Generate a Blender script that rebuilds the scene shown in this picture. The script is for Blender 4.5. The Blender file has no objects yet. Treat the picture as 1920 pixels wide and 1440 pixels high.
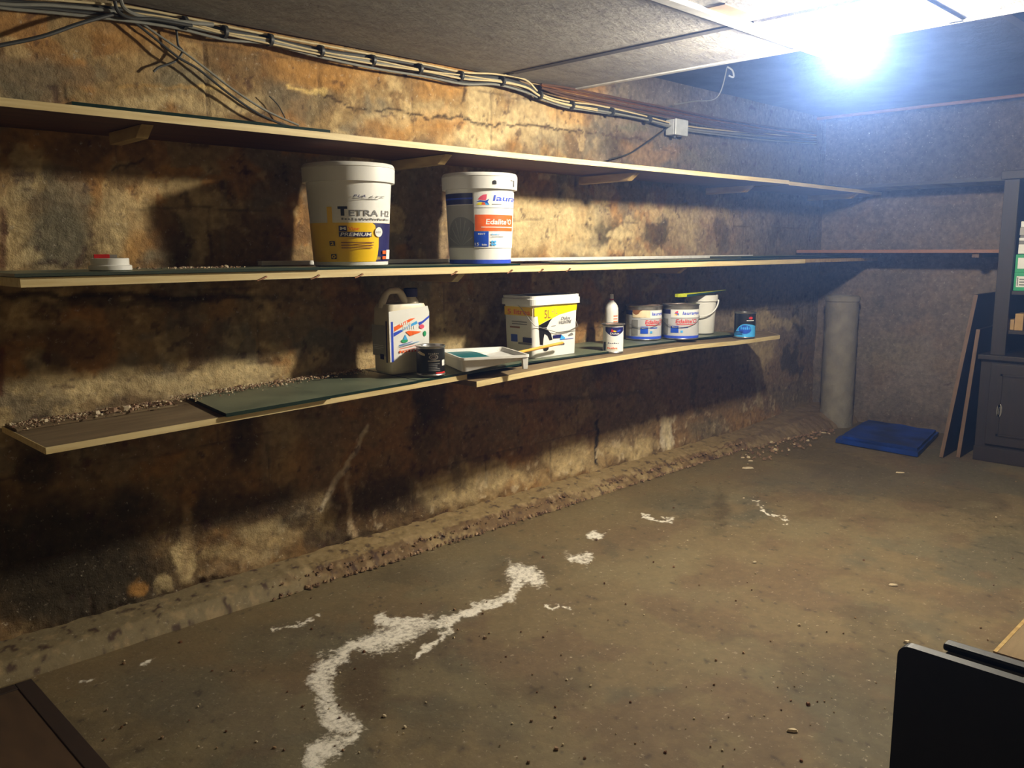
import bpy, bmesh, math, random
import numpy as np
from mathutils import Matrix, Vector, noise as mnoise

random.seed(7)
sc = bpy.context.scene
COL = sc.collection

# ------------------------------------------------------------------ camera
CAM_H = 1.3
FPX = 1595.0                      # focal length in pixels of a 1920 px wide frame
PITCH, YAW, ROLL = math.radians(8.95), math.radians(45.15), math.radians(-0.21)
_fh = Vector((math.cos(YAW), math.sin(YAW), 0))
FW = _fh * math.cos(PITCH) + Vector((0, 0, -math.sin(PITCH)))
_r = Vector((math.sin(YAW), -math.cos(YAW), 0))
_u = _r.cross(FW)
RT = _r * math.cos(ROLL) + _u * math.sin(ROLL)
UP = -_r * math.sin(ROLL) + _u * math.cos(ROLL)
CAM = Vector((0, 0, CAM_H))
cd = bpy.data.cameras.new('camera')
cam = bpy.data.objects.new('camera', cd)
COL.objects.link(cam)
cd.sensor_width = 36
cd.lens = 36 * FPX / 1920
cd.clip_start = 0.05
m3 = Matrix((RT, UP, -FW)).transposed()
cam.matrix_world = Matrix.Translation(CAM) @ m3.to_4x4()
sc.camera = cam


def at(u, v, axis, val):
    """point of the place seen at pixel (u, v) on the plane axis = val"""
    d = FW + RT * ((u - 960) / FPX) - UP * ((v - 720) / FPX)
    t = (val - CAM[axis]) / d[axis]
    return CAM + d * t


def px(p):
    """pixel arrays of an (n, 3) array of points"""
    q = p - np.array(CAM)
    z = q @ np.array(FW)
    return 960 + FPX * (q @ np.array(RT)) / z, 720 - FPX * (q @ np.array(UP)) / z


# ------------------------------------------------------------------ world, view
w = bpy.data.worlds.new('world')
sc.world = w
w.use_nodes = True
w.node_tree.nodes['Background'].inputs[0].default_value = (0.02, 0.018, 0.016, 1)
w.node_tree.nodes['Background'].inputs[1].default_value = 0.3
# thin blue scatter added to imitate lens bloom around the lamp
wv_ = w.node_tree.nodes.new('ShaderNodeVolumeScatter')
wv_.inputs['Color'].default_value = (0.24, 0.42, 1.0, 1)
wv_.inputs['Density'].default_value = 0.031
wv_.inputs['Anisotropy'].default_value = 0.83
w.node_tree.links.new(wv_.outputs[0], w.node_tree.nodes['World Output'].inputs['Volume'])
sc.view_settings.view_transform = 'Standard'
sc.view_settings.look = 'None'
sc.view_settings.exposure = 0.9
sc.view_settings.gamma = 1
sc.view_settings.use_curve_mapping = False
sc.cycles.use_denoising = True
sc.cycles.max_bounces = 9
sc.cycles.diffuse_bounces = 6
sc.cycles.use_adaptive_sampling = True
sc.cycles.adaptive_threshold = 0.03
sc.cycles.volume_bounces = 0
sc.cycles.glossy_bounces = 3
sc.cycles.transmission_bounces = 6
sc.cycles.caustics_reflective = False
sc.cycles.caustics_refractive = False
LAMP = Vector((3.2, 1.435, 2.035))
LAMP_R = 0.07
LAMP_STRENGTH = 620
LAMP_COLOR = (1.0, 0.93, 0.80)

# ------------------------------------------------------------------ sizes of the place
WY = 3.02       # shelf wall
BX = 6.36       # far wall
CZ = 2.11       # hung ceiling panels
SLAB = 2.27     # dark slab above them
FY = 2.575      # front edge of the shelves


# ------------------------------------------------------------------ node materials
def lin(c):
    return tuple((x / 255 / 12.92 if x / 255 < 0.04045 else ((x / 255 + 0.055) / 1.055) ** 2.4) for x in c)


def mat(name, col, rough=0.6, metal=0.0, var=0.12, scale=30, bump=0.0, bscale=80, col2=None, spec=0.5,
        emit=None, estr=0, trans=0, ior=1.5, stretch=None, attr=None):
    m = bpy.data.materials.new(name)
    m.use_nodes = True
    nt = m.node_tree
    N, Lk = nt.nodes, nt.links
    b = N['Principled BSDF']
    b.inputs['Roughness'].default_value = rough
    b.inputs['Metallic'].default_value = metal
    b.inputs['Specular IOR Level'].default_value = spec
    b.inputs['IOR'].default_value = ior
    b.inputs['Transmission Weight'].default_value = trans
    tc = N.new('ShaderNodeTexCoord')
    mp = N.new('ShaderNodeMapping')
    Lk.new(tc.outputs['Object'], mp.inputs[0])
    if stretch:
        mp.inputs['Scale'].default_value = stretch
    nz = N.new('ShaderNodeTexNoise')
    nz.inputs['Scale'].default_value = scale
    nz.inputs['Detail'].default_value = 6
    Lk.new(mp.outputs[0], nz.inputs['Vector'])
    ramp = N.new('ShaderNodeValToRGB')
    ramp.color_ramp.elements[0].position = 0.3
    ramp.color_ramp.elements[1].position = 0.7
    c = Vector(col[:3])
    if col2 is None:
        a, d = c * (1 - var), c * (1 + var)
    else:
        a, d = Vector(col2), c
    ramp.color_ramp.elements[0].color = (*a, 1)
    ramp.color_ramp.elements[1].color = (*[min(x, 1) for x in d], 1)
    Lk.new(nz.outputs[0], ramp.inputs[0])
    src = ramp.outputs[0]
    if attr:
        at_ = N.new('ShaderNodeAttribute')
        at_.attribute_name = attr
        mx = N.new('ShaderNodeMix')
        mx.data_type = 'RGBA'
        mx.blend_type = 'MULTIPLY'
        mx.inputs[0].default_value = 1
        Lk.new(at_.outputs['Color'], mx.inputs[6])
        Lk.new(src, mx.inputs[7])
        src = mx.outputs[2]
        # the alpha channel says where white salt has bloomed; fine grain breaks it up
        ns = N.new('ShaderNodeTexNoise')
        ns.inputs['Scale'].default_value = 55
        ns.inputs['Detail'].default_value = 7
        ns.inputs['Roughness'].default_value = 0.75
        Lk.new(tc.outputs['Object'], ns.inputs['Vector'])
        ad = N.new('ShaderNodeMath')
        ad.operation = 'ADD'
        ad.operation = 'MULTIPLY_ADD'
        ad.inputs[1].default_value = 2.6
        Lk.new(ns.outputs[0], ad.inputs[0])
        Lk.new(at_.outputs['Alpha'], ad.inputs[2])
        mr = N.new('ShaderNodeMapRange')
        mr.inputs['From Min'].default_value = 1.55
        mr.inputs['From Max'].default_value = 2.15
        Lk.new(ad.outputs[0], mr.inputs['Value'])
        m2 = N.new('ShaderNodeMix')
        m2.data_type = 'RGBA'
        m2.inputs[7].default_value = (0.80, 0.75, 0.66, 1)
        Lk.new(mr.outputs[0], m2.inputs[0])
        Lk.new(src, m2.inputs[6])
        src = m2.outputs[2]
    Lk.new(src, b.inputs['Base Color'])
    if emit:
        b.inputs['Emission Color'].default_value = (*emit, 1)
        b.inputs['Emission Strength'].default_value = estr
    if bump:
        n2 = N.new('ShaderNodeTexNoise')
        n2.inputs['Scale'].default_value = bscale
        n2.inputs['Detail'].default_value = 8
        n2.inputs['Roughness'].default_value = 0.65
        Lk.new(mp.outputs[0], n2.inputs['Vector'])
        bp = N.new('ShaderNodeBump')
        bp.inputs['Strength'].default_value = bump
        bp.inputs['Distance'].default_value = 0.02
        Lk.new(n2.outputs[0], bp.inputs['Height'])
        Lk.new(bp.outputs[0], b.inputs['Normal'])
    return m


M = {}
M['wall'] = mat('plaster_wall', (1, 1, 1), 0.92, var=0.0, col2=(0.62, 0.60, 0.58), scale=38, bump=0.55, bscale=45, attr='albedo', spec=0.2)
M['floor'] = mat('concrete_floor', (1.05, 1.05, 1.05), 0.72, col2=(0.84, 0.83, 0.82), scale=42, bump=0.22, bscale=60, attr='albedo', spec=0.3)
M['kerb'] = mat('kerb_mortar', lin((150, 130, 88)), 0.95, col2=lin((100, 82, 52)), scale=14, bump=0.7, bscale=50, spec=0.2)
M['slab'] = mat('dark_slab', (0.035, 0.036, 0.05), 0.9, var=0.4, scale=6, bump=0.5, bscale=20)
M['panel'] = mat('ceiling_panel', (0.40, 0.38, 0.34), 0.9, col2=(0.27, 0.25, 0.22), scale=9, bump=0.9, bscale=24, stretch=(1, 2.2, 1))
M['backing'] = mat('fibre_back', (0.33, 0.22, 0.10), 0.9, scale=30)
M['profile'] = mat('painted_profile', (0.72, 0.72, 0.70), 0.5)
M['gap'] = mat('dark_joint', (0.10, 0.09, 0.08), 0.8)
M['band'] = mat('cream_edge_band', lin((226, 208, 160)), 0.55, col2=lin((200, 175, 120)), scale=9, stretch=(0.5, 8, 8))
M['darkband'] = mat('dark_edge_band', (0.05, 0.045, 0.045), 0.6)
M['redband'] = mat('red_brown_edge_band', (0.28, 0.13, 0.07), 0.6)
M['board'] = mat('shelf_board', lin((136, 118, 90)), 0.8, col2=lin((104, 84, 60)), scale=7, stretch=(0.4, 3, 3), bump=0.15, spec=0.3)
M['under'] = mat('shelf_underside', lin((98, 58, 36)), 0.7, col2=lin((74, 42, 26)), scale=6, stretch=(0.4, 6, 3))
M['blockwood'] = mat('bracket_wood', lin((188, 160, 104)), 0.7, col2=lin((150, 120, 70)), scale=8, stretch=(4, 1, 4))
M['nail'] = mat('rusty_nail', (0.16, 0.07, 0.03), 0.6, 0.6)
M['glass'] = mat('dusty_glass', lin((120, 126, 104)), 0.42, col2=lin((84, 92, 76)), scale=5, spec=0.5, bump=0.03)
M['glassedge'] = mat('glass_edge', lin((8, 40, 36)), 0.15, spec=0.8)
M['white'] = mat('white_plastic', (0.80, 0.79, 0.76), 0.38, var=0.02)
M['offwhite'] = mat('milky_plastic', (0.72, 0.65, 0.50), 0.4, var=0.04)
M['labelwhite'] = mat('label_white', (0.82, 0.82, 0.80), 0.45, var=0.02)
M['labelgrey'] = mat('label_grey', (0.40, 0.39, 0.37), 0.5, var=0.04)
M['leafgrey'] = mat('label_dark_grey', (0.22, 0.22, 0.21), 0.5, var=0.1)
M['yellow'] = mat('label_yellow', (1.0, 0.62, 0.0), 0.4, var=0.03)
M['yellow2'] = mat('label_bright_yellow', (0.92, 0.80, 0.0), 0.4, var=0.03)
M['navy'] = mat('label_navy', (0.012, 0.012, 0.10), 0.4)
M['blue'] = mat('label_blue', (0.01, 0.07, 0.52), 0.4)
M['blue2'] = mat('label_royal_blue', (0.03, 0.08, 0.60), 0.4)
M['cyan'] = mat('label_cyan', (0.06, 0.40, 0.85), 0.4)
M['orange'] = mat('label_orange', (0.90, 0.14, 0.02), 0.4)
M['red'] = mat('label_red', (0.62, 0.03, 0.03), 0.4)
M['pink'] = mat('label_pink', (0.80, 0.10, 0.18), 0.4)
M['green'] = mat('label_green', (0.02, 0.35, 0.14), 0.4)
M['black'] = mat('print_black', (0.008, 0.008, 0.009), 0.35)
M['greytext'] = mat('print_grey', (0.18, 0.18, 0.18), 0.5)
M['cream'] = mat('dried_cream_paint', (0.80, 0.66, 0.44), 0.6)
M['rustdrip'] = mat('brown_drip', (0.28, 0.11, 0.03), 0.6)
M['tin'] = mat('tin_metal', (0.55, 0.55, 0.55), 0.3, 0.9, col2=(0.35, 0.33, 0.30), scale=18)
M['tindark'] = mat('tin_dull', (0.30, 0.26, 0.24), 0.5, 0.6, col2=(0.18, 0.12, 0.10), scale=14)
M['dark_lid'] = mat('dark_lid_top', (0.06, 0.045, 0.04), 0.5)
M['tinlabel'] = mat('label_silver_grey', (0.50, 0.51, 0.54), 0.45, var=0.05)
M['dried'] = mat('dried_paint', (0.36, 0.26, 0.19), 0.7, col2=(0.26, 0.17, 0.14), scale=20)
M['teal'] = mat('teal_paint', (0.005, 0.17, 0.20), 0.3)
M['handle'] = mat('yellow_wood', (0.80, 0.42, 0.06), 0.45)
M['steel'] = mat('wire', (0.45, 0.45, 0.45), 0.35, 0.9)
M['lime'] = mat('lime_plastic', (0.62, 0.68, 0.03), 0.4)
M['darkgreen'] = mat('dark_blue_green', (0.012, 0.06, 0.08), 0.5)
M['cablek'] = mat('cable_black', (0.035, 0.036, 0.036), 0.5)
M['cableg'] = mat('cable_grey', (0.20, 0.20, 0.18), 0.5)
M['cablec'] = mat('cable_cream', (0.52, 0.42, 0.24), 0.5)
M['cableb'] = mat('cable_brown', (0.08, 0.04, 0.025), 0.45)
M['copper'] = mat('copper', (0.5, 0.22, 0.10), 0.35, 0.9)
M['boxgrey'] = mat('junction_grey', (0.42, 0.44, 0.46), 0.5)
M['bouncewall'] = mat('pale_bounce_wall', (0.72, 0.66, 0.54), 0.9, bump=0.2)  # pale finish given to the unseen walls to bounce fill light
M['col'] = mat('pipe_concrete', (0.30, 0.27, 0.22), 0.9, col2=(0.19, 0.17, 0.14), scale=10, bump=0.5, bscale=30)
M['bluesheet'] = mat('blue_plastic', (0.006, 0.05, 0.36), 0.5, col2=(0.004, 0.012, 0.05), scale=5)
M['darkwood'] = mat('dark_stained_wood', (0.022, 0.013, 0.010), 0.55, col2=(0.012, 0.008, 0.006), scale=9, stretch=(8, 8, 0.6))
M['lightwood'] = mat('raw_wood', (0.17, 0.10, 0.06), 0.65, col2=(0.11, 0.065, 0.04), scale=9, stretch=(8, 8, 0.6))
M['ochre'] = mat('ochre_card', (0.42, 0.26, 0.10), 0.7)
M['cavity'] = mat('cabinet_inside', (0.018, 0.016, 0.02), 0.8)
M['mat'] = mat('brown_lino', lin((82, 60, 38)), 0.75, col2=lin((62, 44, 26)), scale=6, stretch=(3, 1, 1))
M['matedge'] = mat('dark_brown_rim', lin((44, 28, 16)), 0.75)
M['blackpanel'] = mat('black_panel', (0.002, 0.002, 0.002), 0.5)
M['greyface'] = mat('grey_face', (0.26, 0.24, 0.21), 0.6)
M['chip'] = mat('plaster_chip', (0.66, 0.56, 0.40), 0.9, col2=(0.50, 0.40, 0.26), scale=20)
M['rubble'] = mat('rubble', (0.34, 0.22, 0.12), 0.95, col2=(0.10, 0.05, 0.035), scale=26)
M['rubble2'] = mat('dust_pink', (0.46, 0.34, 0.22), 0.95, col2=(0.26, 0.13, 0.09), scale=60)
M['bulb'] = mat('glowing_opal_glass', (1, 1, 1), 0.4, emit=LAMP_COLOR, estr=LAMP_STRENGTH)
M['holder'] = mat('lamp_holder', (0.6, 0.6, 0.58), 0.5)


# ------------------------------------------------------------------ mesh building
class MB:
    def __init__(self):
        self.v, self.f, self.m, self.mats, self.smooth = [], [], [], [], []

    def mi(self, m):
        if m not in self.mats:
            self.mats.append(m)
        return self.mats.index(m)

    def add(self, vs, fs, m, smooth=False):
        o = len(self.v)
        self.v += [tuple(p) for p in vs]
        i = self.mi(m)
        for f in fs:
            self.f.append(tuple(o + k for k in f))
            self.m.append(i)
            self.smooth.append(smooth)
        return self

    def hexa(self, p, m):
        """p: 8 corners, 0-3 bottom loop, 4-7 top loop"""
        return self.add(p, [(3, 2, 1, 0), (4, 5, 6, 7), (0, 1, 5, 4), (1, 2, 6, 5), (2, 3, 7, 6), (3, 0, 4, 7)], m)

    def box(self, x0, x1, y0, y1, z0, z1, m):
        return self.hexa([(x0, y0, z0), (x1, y0, z0), (x1, y1, z0), (x0, y1, z0), (x0, y0, z1), (x1, y0, z1), (x1, y1, z1), (x0, y1, z1)], m)

    def lathe(self, prof, m, seg=40, c=(0, 0), smooth=True, close=True):
        vs, fs = [], []
        for r, z in prof:
            for k in range(seg):
                a = 2 * math.pi * k / seg
                vs.append((c[0] + r * math.cos(a), c[1] + r * math.sin(a), z))
        for i in range(len(prof) - 1):
            for k in range(seg):
                k2 = (k + 1) % seg
                fs.append((i * seg + k, i * seg + k2, (i + 1) * seg + k2, (i + 1) * seg + k))
        if close:
            if prof[0][0] > 1e-5:
                fs.append(tuple(range(seg))[::-1])
            if prof[-1][0] > 1e-5:
                fs.append(tuple((len(prof) - 1) * seg + k for k in range(seg)))
        return self.add(vs, fs, m, smooth)

    def tube(self, path, r, m, seg=8):
        P = [Vector(p) for p in path]
        n = len(P)
        vs, fs = [], []
        prev = None
        for i, p in enumerate(P):
            t = (P[min(i + 1, n - 1)] - P[max(i - 1, 0)]).normalized()
            if prev is None:
                a = Vector((0, 0, 1)) if abs(t.z) < 0.9 else Vector((1, 0, 0))
                nrm = t.cross(a).normalized()
            else:
                nrm = (prev - t * prev.dot(t)).normalized()
            prev = nrm
            bn = t.cross(nrm)
            rr = r[i] if isinstance(r, (list, tuple)) else r
            for k in range(seg):
                a = 2 * math.pi * k / seg
                vs.append(p + nrm * (rr * math.cos(a)) + bn * (rr * math.sin(a)))
        for i in range(n - 1):
            for k in range(seg):
                k2 = (k + 1) % seg
                fs.append((i * seg + k, i * seg + k2, (i + 1) * seg + k2, (i + 1) * seg + k))
        fs.append(tuple(range(seg))[::-1])
        fs.append(tuple((n - 1) * seg + k for k in range(seg)))
        return self.add(vs, fs, m, True)

    def loft(self, loops, m, smooth=False, cap=True):
        """loops of equal length, stacked"""
        n = len(loops[0])
        vs = [p for l in loops for p in l]
        fs = []
        for i in range(len(loops) - 1):
            for k in range(n):
                k2 = (k + 1) % n
                fs.append((i * n + k, i * n + k2, (i + 1) * n + k2, (i + 1) * n + k))
        if cap:
            fs.append(tuple(range(n))[::-1])
            fs.append(tuple((len(loops) - 1) * n + k for k in range(n)))
        return self.add(vs, fs, m, smooth)

    def build(self, name, parent=None, bevel=0, loc=None):
        me = bpy.data.meshes.new(name)
        me.from_pydata(self.v, [], self.f)
        for m in self.mats:
            me.materials.append(m)
        me.polygons.foreach_set('material_index', self.m)
        me.polygons.foreach_set('use_smooth', self.smooth)
        me.update()
        o = bpy.data.objects.new(name, me)
        COL.objects.link(o)
        if parent:
            o.parent = parent
        if loc is not None:
            o.location = loc
        if any(self.smooth):
            e = o.modifiers.new('split', 'EDGE_SPLIT')
            e.split_angle = math.radians(38)
        if bevel:
            b = o.modifiers.new('bevel', 'BEVEL')
            b.width = bevel
            b.segments = 3
            b.limit_method = 'ANGLE'
            b.angle_limit = math.radians(50)
        return o


def tag(o, label=None, cat=None, group=None, kind=None):
    for k, v in (('label', label), ('category', cat), ('group', group), ('kind', kind)):
        if v:
            o[k] = v
    return o


def empty(name, loc, rz=0.0):
    o = bpy.data.objects.new(name, None)
    o.empty_display_size = 0.1
    COL.objects.link(o)
    o.location = loc
    o.rotation_euler = (0, 0, rz)
    return o


def facing(x, y):
    """rotation that turns local -Y to the viewpoint side"""
    return math.atan2(y, x) - math.pi / 2


def rrect(hx, hy, r, z, n=5, cx=0, cy=0):
    out = []
    for sx, sy, a0 in ((1, -1, -90), (1, 1, 0), (-1, 1, 90), (-1, -1, 180)):
        for k in range(n + 1):
            a = math.radians(a0 + 90 * k / n)
            out.append((cx + sx * (hx - r) + r * math.cos(a), cy + sy * (hy - r) + r * math.sin(a), z))
    return out


_TXT = {}


def text2d(s):
    if s not in _TXT:
        cu = bpy.data.curves.new('t', 'FONT')
        cu.body = s
        cu.resolution_u = 3
        cu.offset = 0.018
        ob = bpy.data.objects.new('t', cu)
        me = bpy.data.meshes.new_from_object(ob)
        vs = np.array([v.co[:2] for v in me.vertices]) if len(me.vertices) else np.zeros((1, 2))
        fs = [tuple(p.vertices) for p in me.polygons]
        bpy.data.objects.remove(ob)
        bpy.data.curves.remove(cu)
        bpy.data.meshes.remove(me)
        lo, hi = vs.min(0), vs.max(0)
        vs = (vs - lo) / np.maximum(hi - lo, 1e-6)
        _TXT[s] = (vs, fs)
    return _TXT[s]


class Print:
    """flat printing laid on a surface S(a, b, offset)"""
    def __init__(self, mb, S):
        self.mb, self.S, self.k = mb, S, 0.0006
        self.curved = getattr(S, 'curved', False)

    def rect(self, a0, a1, b0, b1, m, n=14, off=None):
        self.k += 0.00012
        if self.curved:
            n = max(1, math.ceil(abs(a1 - a0) / math.radians(2.5)))
        vs, fs = [], []
        for i in range(n + 1):
            a = a0 + (a1 - a0) * i / n
            vs.append(self.S(a, b0, self.k))
            vs.append(self.S(a, b1, self.k))
        for i in range(n):
            fs.append((2 * i, 2 * i + 2, 2 * i + 3, 2 * i + 1))
        self.mb.add(vs, fs, m)

    def poly(self, pts, m):
        self.k += 0.00012
        self._cut([tuple(p) for p in pts], [tuple(range(len(pts)))], m)

    def _cut(self, pts, fs, m):
        """lay a flat outline on the surface, cut finely enough to follow its curve"""
        if not self.curved:
            self.mb.add([self.S(a, b, self.k) for a, b in pts], fs, m)
            return
        bm = bmesh.new()
        vv = [bm.verts.new((a, b, 0)) for a, b in pts]
        for f in fs:
            try:
                bm.faces.new([vv[i] for i in f])
            except ValueError:
                pass
        st = math.radians(3)
        lo, hi = min(p[0] for p in pts), max(p[0] for p in pts)
        for k in range(math.ceil(lo / st), math.floor(hi / st) + 1):
            bmesh.ops.bisect_plane(bm, geom=bm.verts[:] + bm.edges[:] + bm.faces[:], dist=1e-6, plane_co=(k * st, 0, 0), plane_no=(1, 0, 0))
        bm.verts.index_update()
        self.mb.add([self.S(v.co.x, v.co.y, self.k) for v in bm.verts], [tuple(v.index for v in f.verts) for f in bm.faces], m)
        bm.free()

    def disc(self, a, b, ra, rb, m, n=20, a0=0, a1=360):
        pts = [(a + ra * math.cos(math.radians(a0 + (a1 - a0) * k / n)), b + rb * math.sin(math.radians(a0 + (a1 - a0) * k / n))) for k in range(n + (0 if a1 - a0 == 360 else 1))]
        self.poly(pts, m)

    def text(self, s, a0, a1, b0, b1, m, shear=0.0):
        self.k += 0.00012
        vs, fs = text2d(s)
        self._cut([(a0 + (a1 - a0) * (x + shear * y), b0 + (b1 - b0) * y) for x, y in vs], fs, m)

    def scrawl(self, a0, a1, b0, b1, m, n=6):
        """a word too blurred to read: short upright dashes"""
        for i in range(n):
            x0 = a0 + (a1 - a0) * i / n
            self.rect(x0, x0 + (a1 - a0) * 0.62 / n, b0, b0 + (b1 - b0) * (1.0 if i % 3 == 0 else 0.7), m, 2)

    def lines(self, a0, a1, b0, b1, n, m, seed=0, hgt=0.45):
        rnd = random.Random(seed)
        for i in range(n):
            bb = b0 + (b1 - b0) * (i + 0.5) / n
            h = abs(b1 - b0) / n * hgt / 2
            e = a0 + (a1 - a0) * (0.72 + 0.28 * rnd.random())
            self.rect(a0, e, bb - h, bb + h, m, 4)


def cyl_surface(Rz):
    def S(a, b, k):
        r = Rz(b) + k
        return (r * math.sin(a), -r * math.cos(a), b)
    S.curved = True
    return S


# ------------------------------------------------------------------ numpy noise for stains
_rs = np.random.RandomState(11)
_LAT = _rs.rand(64, 64)


def vnoise(x, y):
    xi, yi = np.floor(x).astype(int), np.floor(y).astype(int)
    fx, fy = x - xi, y - yi
    fx, fy = fx * fx * (3 - 2 * fx), fy * fy * (3 - 2 * fy)
    g = lambda i, j: _LAT[i % 64, j % 64]
    return (g(xi, yi) * (1 - fx) + g(xi + 1, yi) * fx) * (1 - fy) + (g(xi, yi + 1) * (1 - fx) + g(xi + 1, yi + 1) * fx) * fy


def fbm(x, y, o=5, rough=0.55):
    s, a, t = 0, 1, 0
    for k in range(o):
        s = s + a * vnoise(x * 2 ** k + 13.7 * k, y * 2 ** k + 7.3 * k)
        t += a
        a *= rough
    return s / t


def sstep(a, b, x):
    t = np.clip((x - a) / (b - a), 0, 1)
    return t * t * (3 - 2 * t)


def blend(c, col, wgt):
    return c * (1 - wgt[:, None]) + np.array(col)[None, :] * wgt[:, None]


def seg_dist(u, v, pts):
    d = np.full(u.shape, 1e9)
    for (x0, y0), (x1, y1) in zip(pts[:-1], pts[1:]):
        dx, dy = x1 - x0, y1 - y0
        t = np.clip(((u - x0) * dx + (v - y0) * dy) / (dx * dx + dy * dy + 1e-9), 0, 1)
        d = np.minimum(d, np.hypot(u - x0 - t * dx, v - y0 - t * dy))
    return d


def grid_obj(name, nx, ny, P, cols, m, flip=False, alpha=None):
    me = bpy.data.meshes.new(name)
    idx = np.arange(nx * ny).reshape(nx, ny)
    q = np.stack([idx[:-1, :-1], idx[1:, :-1], idx[1:, 1:], idx[:-1, 1:]], -1).reshape(-1, 4)
    if flip:
        q = q[:, ::-1]
    me.vertices.add(len(P))
    me.vertices.foreach_set('co', P.astype(np.float32).ravel())
    me.loops.add(q.size)
    me.loops.foreach_set('vertex_index', q.ravel().astype(np.int32))
    me.polygons.add(len(q))
    me.polygons.foreach_set('loop_start', np.arange(0, q.size, 4, dtype=np.int32))
    me.polygons.foreach_set('use_smooth', np.ones(len(q), dtype=bool))
    me.update(calc_edges=True)
    a = me.color_attributes.new('albedo', 'FLOAT_COLOR', 'POINT')
    a.data.foreach_set('color', np.concatenate([np.clip(cols, 0, 1), (np.zeros(len(P)) if alpha is None else np.clip(alpha, 0, 1))[:, None]], 1).astype(np.float32).ravel())
    me.materials.append(m)
    o = bpy.data.objects.new(name, me)
    COL.objects.link(o)
    return o


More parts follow.
